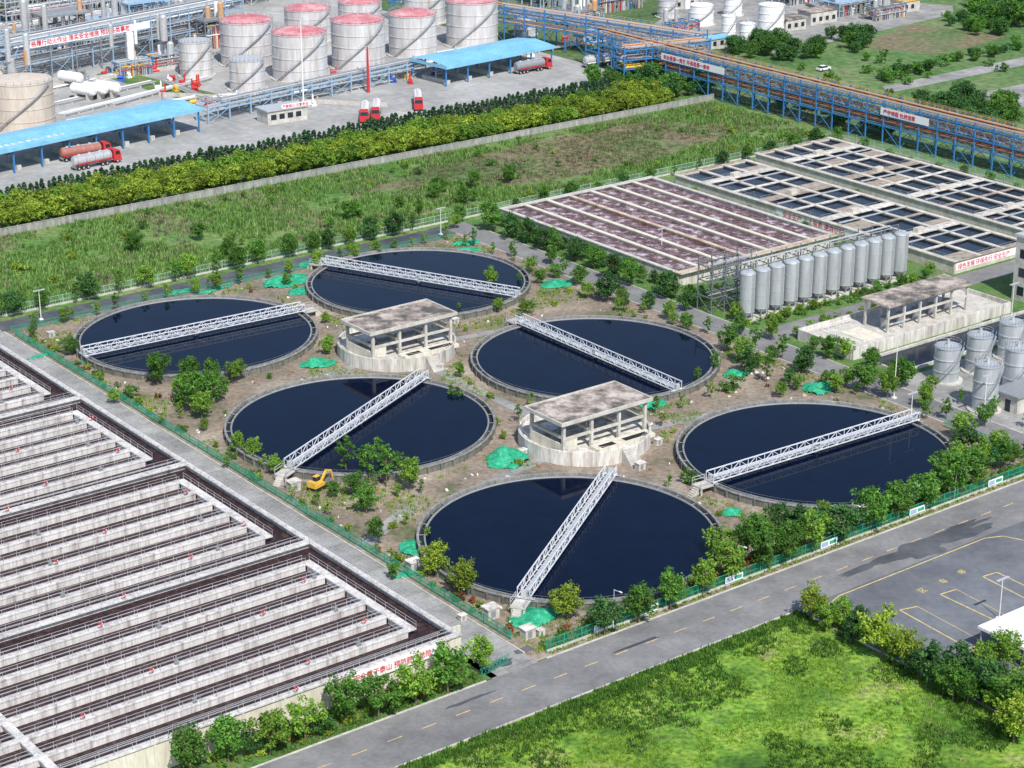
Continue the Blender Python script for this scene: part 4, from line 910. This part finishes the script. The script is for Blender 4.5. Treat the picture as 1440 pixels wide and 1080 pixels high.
for i in range(270):
    s=random.choice(('shrub','shruby','shrubr','shrub','shruby'))
    if i<120: p=W(R_(153,254),R_(191.0,193.4))
    elif i<180: p=W(R_(100,141),R_(189.8,194.6))
    elif i<230: p=W(R_(151.2,153.2),R_(195,345))
    else: p=W(*inner())
    plant(s,p,R_(.8,1.7) if i<120 else R_(.7,1.4))
for i in range(30): plant(random.choice(('young','bright','slender')),W(*inner(25)),R_(2.4,4))
for i in range(110): plant(random.choice(('shrub','shruby','shrub')),W(R_(264,312),random.choice((R_(267.2,270),R_(258.6,259.8),R_(285,292)))),R_(.7,1.4))
for i in range(60): plant(random.choice(('shrub','shruby')),W(R_(187.6,189.8),R_(128,178)),R_(1,2.2))
p,q=Vector(G(-40,300)),Vector(G(862,130)); n=int((q-p).length/1.5)
for i in range(n): plant('cyp',tuple(p.lerp(q,(i+R_(-.15,.15))/n)),R_(4.3,5.2))
p,q=SI(G(-40,332)),SI(G(1000,158)); n=62
for row in range(3):
    for i in range(n):
        t=(i+R_(-.3,.3))/n; a=p[0]+(q[0]-p[0])*t; b=417+row*4.6+R_(-.8,.8)
        plant('belt' if (mn.noise(Vector((a*.04,row*.7,0)))>-.08) else 'beltg',W(a,b),R_(4.0,5.8))
for i in range(24): plant(random.choice(('wood','woodm')),W(R_(372,392),R_(418,450)),R_(4,7))
def wood(quad,n,h0,h1,k=('wood','beltg','woodm')):
    A,B,Cc,Dd=[Vector(G(*t)) for t in quad]
    for i in range(n):
        s,t=random.random(),random.random(); p=A.lerp(B,s).lerp(Dd.lerp(Cc,s),t); plant(random.choice(k),tuple(p),R_(h0,h1))
wood(((1080,150),(1250,195),(1240,180),(1100,130)),18,4,7,('wood','woodm','wood'))
wood(((1300,180),(1440,215),(1440,150),(1290,140)),50,4,7,('wood','woodm','wood'))
wood(((1010,75),(1110,105),(1160,75),(1080,60)),26,4,6,('wood','woodm','wood'))
wood(((1370,30),(1440,40),(1440,-15),(1360,-10)),26,6,9,('wood','woodm','wood'))
wood(((1120,90),(1200,80),(1230,55),(1150,55)),18,4,6,('wood','woodm','wood'))
wood(((1240,120),(1440,70),(1440,60),(1240,108)),34,2,4,('wood','woodm','shrub'))
wood(((1000,130),(1380,150),(1440,90),(1200,70)),30,1.5,3,('shrub','shrub','woodm'))
wood(((1320,45),(1440,60),(1440,30),(1330,25)),22,3,6,('wood','woodm','woodm'))
wood(((880,112),(1010,130),(1010,110),(880,100)),12,3,5)
wood(((1000,-10),(1440,-12),(1440,-60),(1000,-60)),40,6,9,('wood','woodm'))
for i in range(110):
    a=R_(120,380); b=363+48*random.random()**1.6
    plant(random.choice(('shrub','shrub','shruby')) if random.random()<.8 else 'bright',W(a,b),R_(.8,2.2))
for i in range(16): plant('round',W(R_(150,290),R_(365,384)),R_(2.5,5))
def tufts(name,region,n,h,lm,dens=None,sp=.3):
    m=MB().mat(lm)
    while n>0:
        a,b=region(); n-=1
        if dens and dens(a,b)<0: continue
        x,y=W(a,b); hh=h*R_(.4,1.5)
        for j in range(5):
            t=R_(0,6.28); r=hh*R_(.2,.8); w=.09*hh+.05; dx,dy=cos(t),sin(t); ox,oy=R_(-sp,sp),R_(-sp,sp)
            m.quad((x+ox-dy*w,y+oy+dx*w,0),(x+ox+dy*w,y+oy-dx*w,0),(x+ox+dx*r*.8,y+oy+dy*r*.8,hh))
    structure(name,m,(0,0,0),0,'stuff')
nz=lambda s,o,z=0:(lambda a,b: mn.noise(Vector((a*s,b*s,z)))+.6*mn.noise(Vector((a*s*3,b*s*3,z)))+o)
fr=lambda:(R_(120,385),R_(362,411))
dry=lambda a,b: ((a-322)/58)**2+((b-390)/18)**2+.5*mn.noise(Vector((a*.07,b*.07,2)))
tufts('field_tall_grass',fr,30000,.85,l_grass,lambda a,b: min(nz(.06,.25)(a,b),dry(a,b)-.8),.5)
tufts('field_straw_grass',fr,14000,.8,l_straw,lambda a,b: min(nz(.07,-.12,5)(a,b),dry(a,b)-.85),.5)
tufts('field_brown_grass',fr,13000,.45,l_brown,lambda a,b: min(1-dry(a,b),nz(.08,.2,8)(a,b)),.5)
tufts('field_brown_green_grass',fr,12000,.4,l_grass,lambda a,b: min(1-dry(a,b),nz(.09,.05,9)(a,b)),.5)
tufts('lawn_grass',lambda:(R_(110,187),R_(125,178)),22000,.25,l_lawn,nz(.07,-.02))
tufts('lawn_weed',lambda:(R_(110,187),R_(125,178)),22000,.4,l_lawnd,nz(.06,-.02,7))
tufts('lawn_straw',lambda:(R_(110,187),R_(125,178)),7000,.22,l_straw,nz(.08,-.25,11))
tufts('lawn_edge_weed',lambda:(R_(110,187),R_(175.8,178.4)),2400,.45,l_lawnd,nz(.15,.2,3))
tufts('verge_grass_tuft',lambda:(R_(110,141),R_(189.4,195)),2500,.3,l_grass)
tufts('verge_grass_tuft',lambda:(R_(152,254),R_(189.5,193)),3000,.3,l_lawn)
tufts('weed_ground_cover',inner,12000,.35,l_lawn,nz(.06,-.12,4))
def gq(name,pts,z,mt): poly(name,[G(*t) for t in pts],z,mt)
gq('far_grass_ground',((1000,118),(1440,235),(1440,-80),(1100,-80)),-.04,m_farg)
gq('far_bare_ground',((1200,66),(1330,76),(1420,50),(1280,35)),-.02,m_fieldr)
gq('far_road',((1250,131),(1440,92),(1440,80),(1240,122)),.03,m_path)
gq('far_pavement',((1365,133),(1440,152),(1440,118)),.03,m_path)
gq('far_pavement',((880,60),(1100,75),(1340,20),(1340,8),(1000,-20)),.0,m_path)
gq('yard_grass_ground',((135,105),(160,97),(305,132),(262,142)),.03,m_verge)
# ---------------------------------------------------------------- camera, light, sky
cam=D.objects.new('camera',D.cameras.new('camera')); COL.objects.link(cam); cam.location=(0,0,CH); cam.rotation_euler=(pi/2-TH,0,0)
cam.data.lens=72.8; cam.data.sensor_width=36; cam.data.clip_end=20000; cam.data.clip_start=1; scene.camera=cam
EL=math.radians(50)
d=Vector((.32,-.95,0)).normalized()*cos(EL)+Vector((0,0,sin(EL)))
s=D.lights.new('sun','SUN'); s.energy=5.0; s.angle=math.radians(.53); s.color=(1,.96,.9); so=D.objects.new('sun',s); COL.objects.link(so); so.rotation_euler=d.to_track_quat('Z','Y').to_euler()
w=D.worlds.new('World'); scene.world=w; w.use_nodes=True; nt=w.node_tree; sk=nt.nodes.new('ShaderNodeTexSky'); sk.sky_type='NISHITA'; sk.sun_disc=False; sk.sun_elevation=EL; sk.sun_rotation=math.atan2(d.x,d.y)
nt.links.new(sk.outputs[0],nt.nodes['Background'].inputs[0]); nt.nodes['Background'].inputs[1].default_value=.15
scene.view_settings.view_transform='Standard'; scene.view_settings.look='None'; scene.view_settings.exposure=0
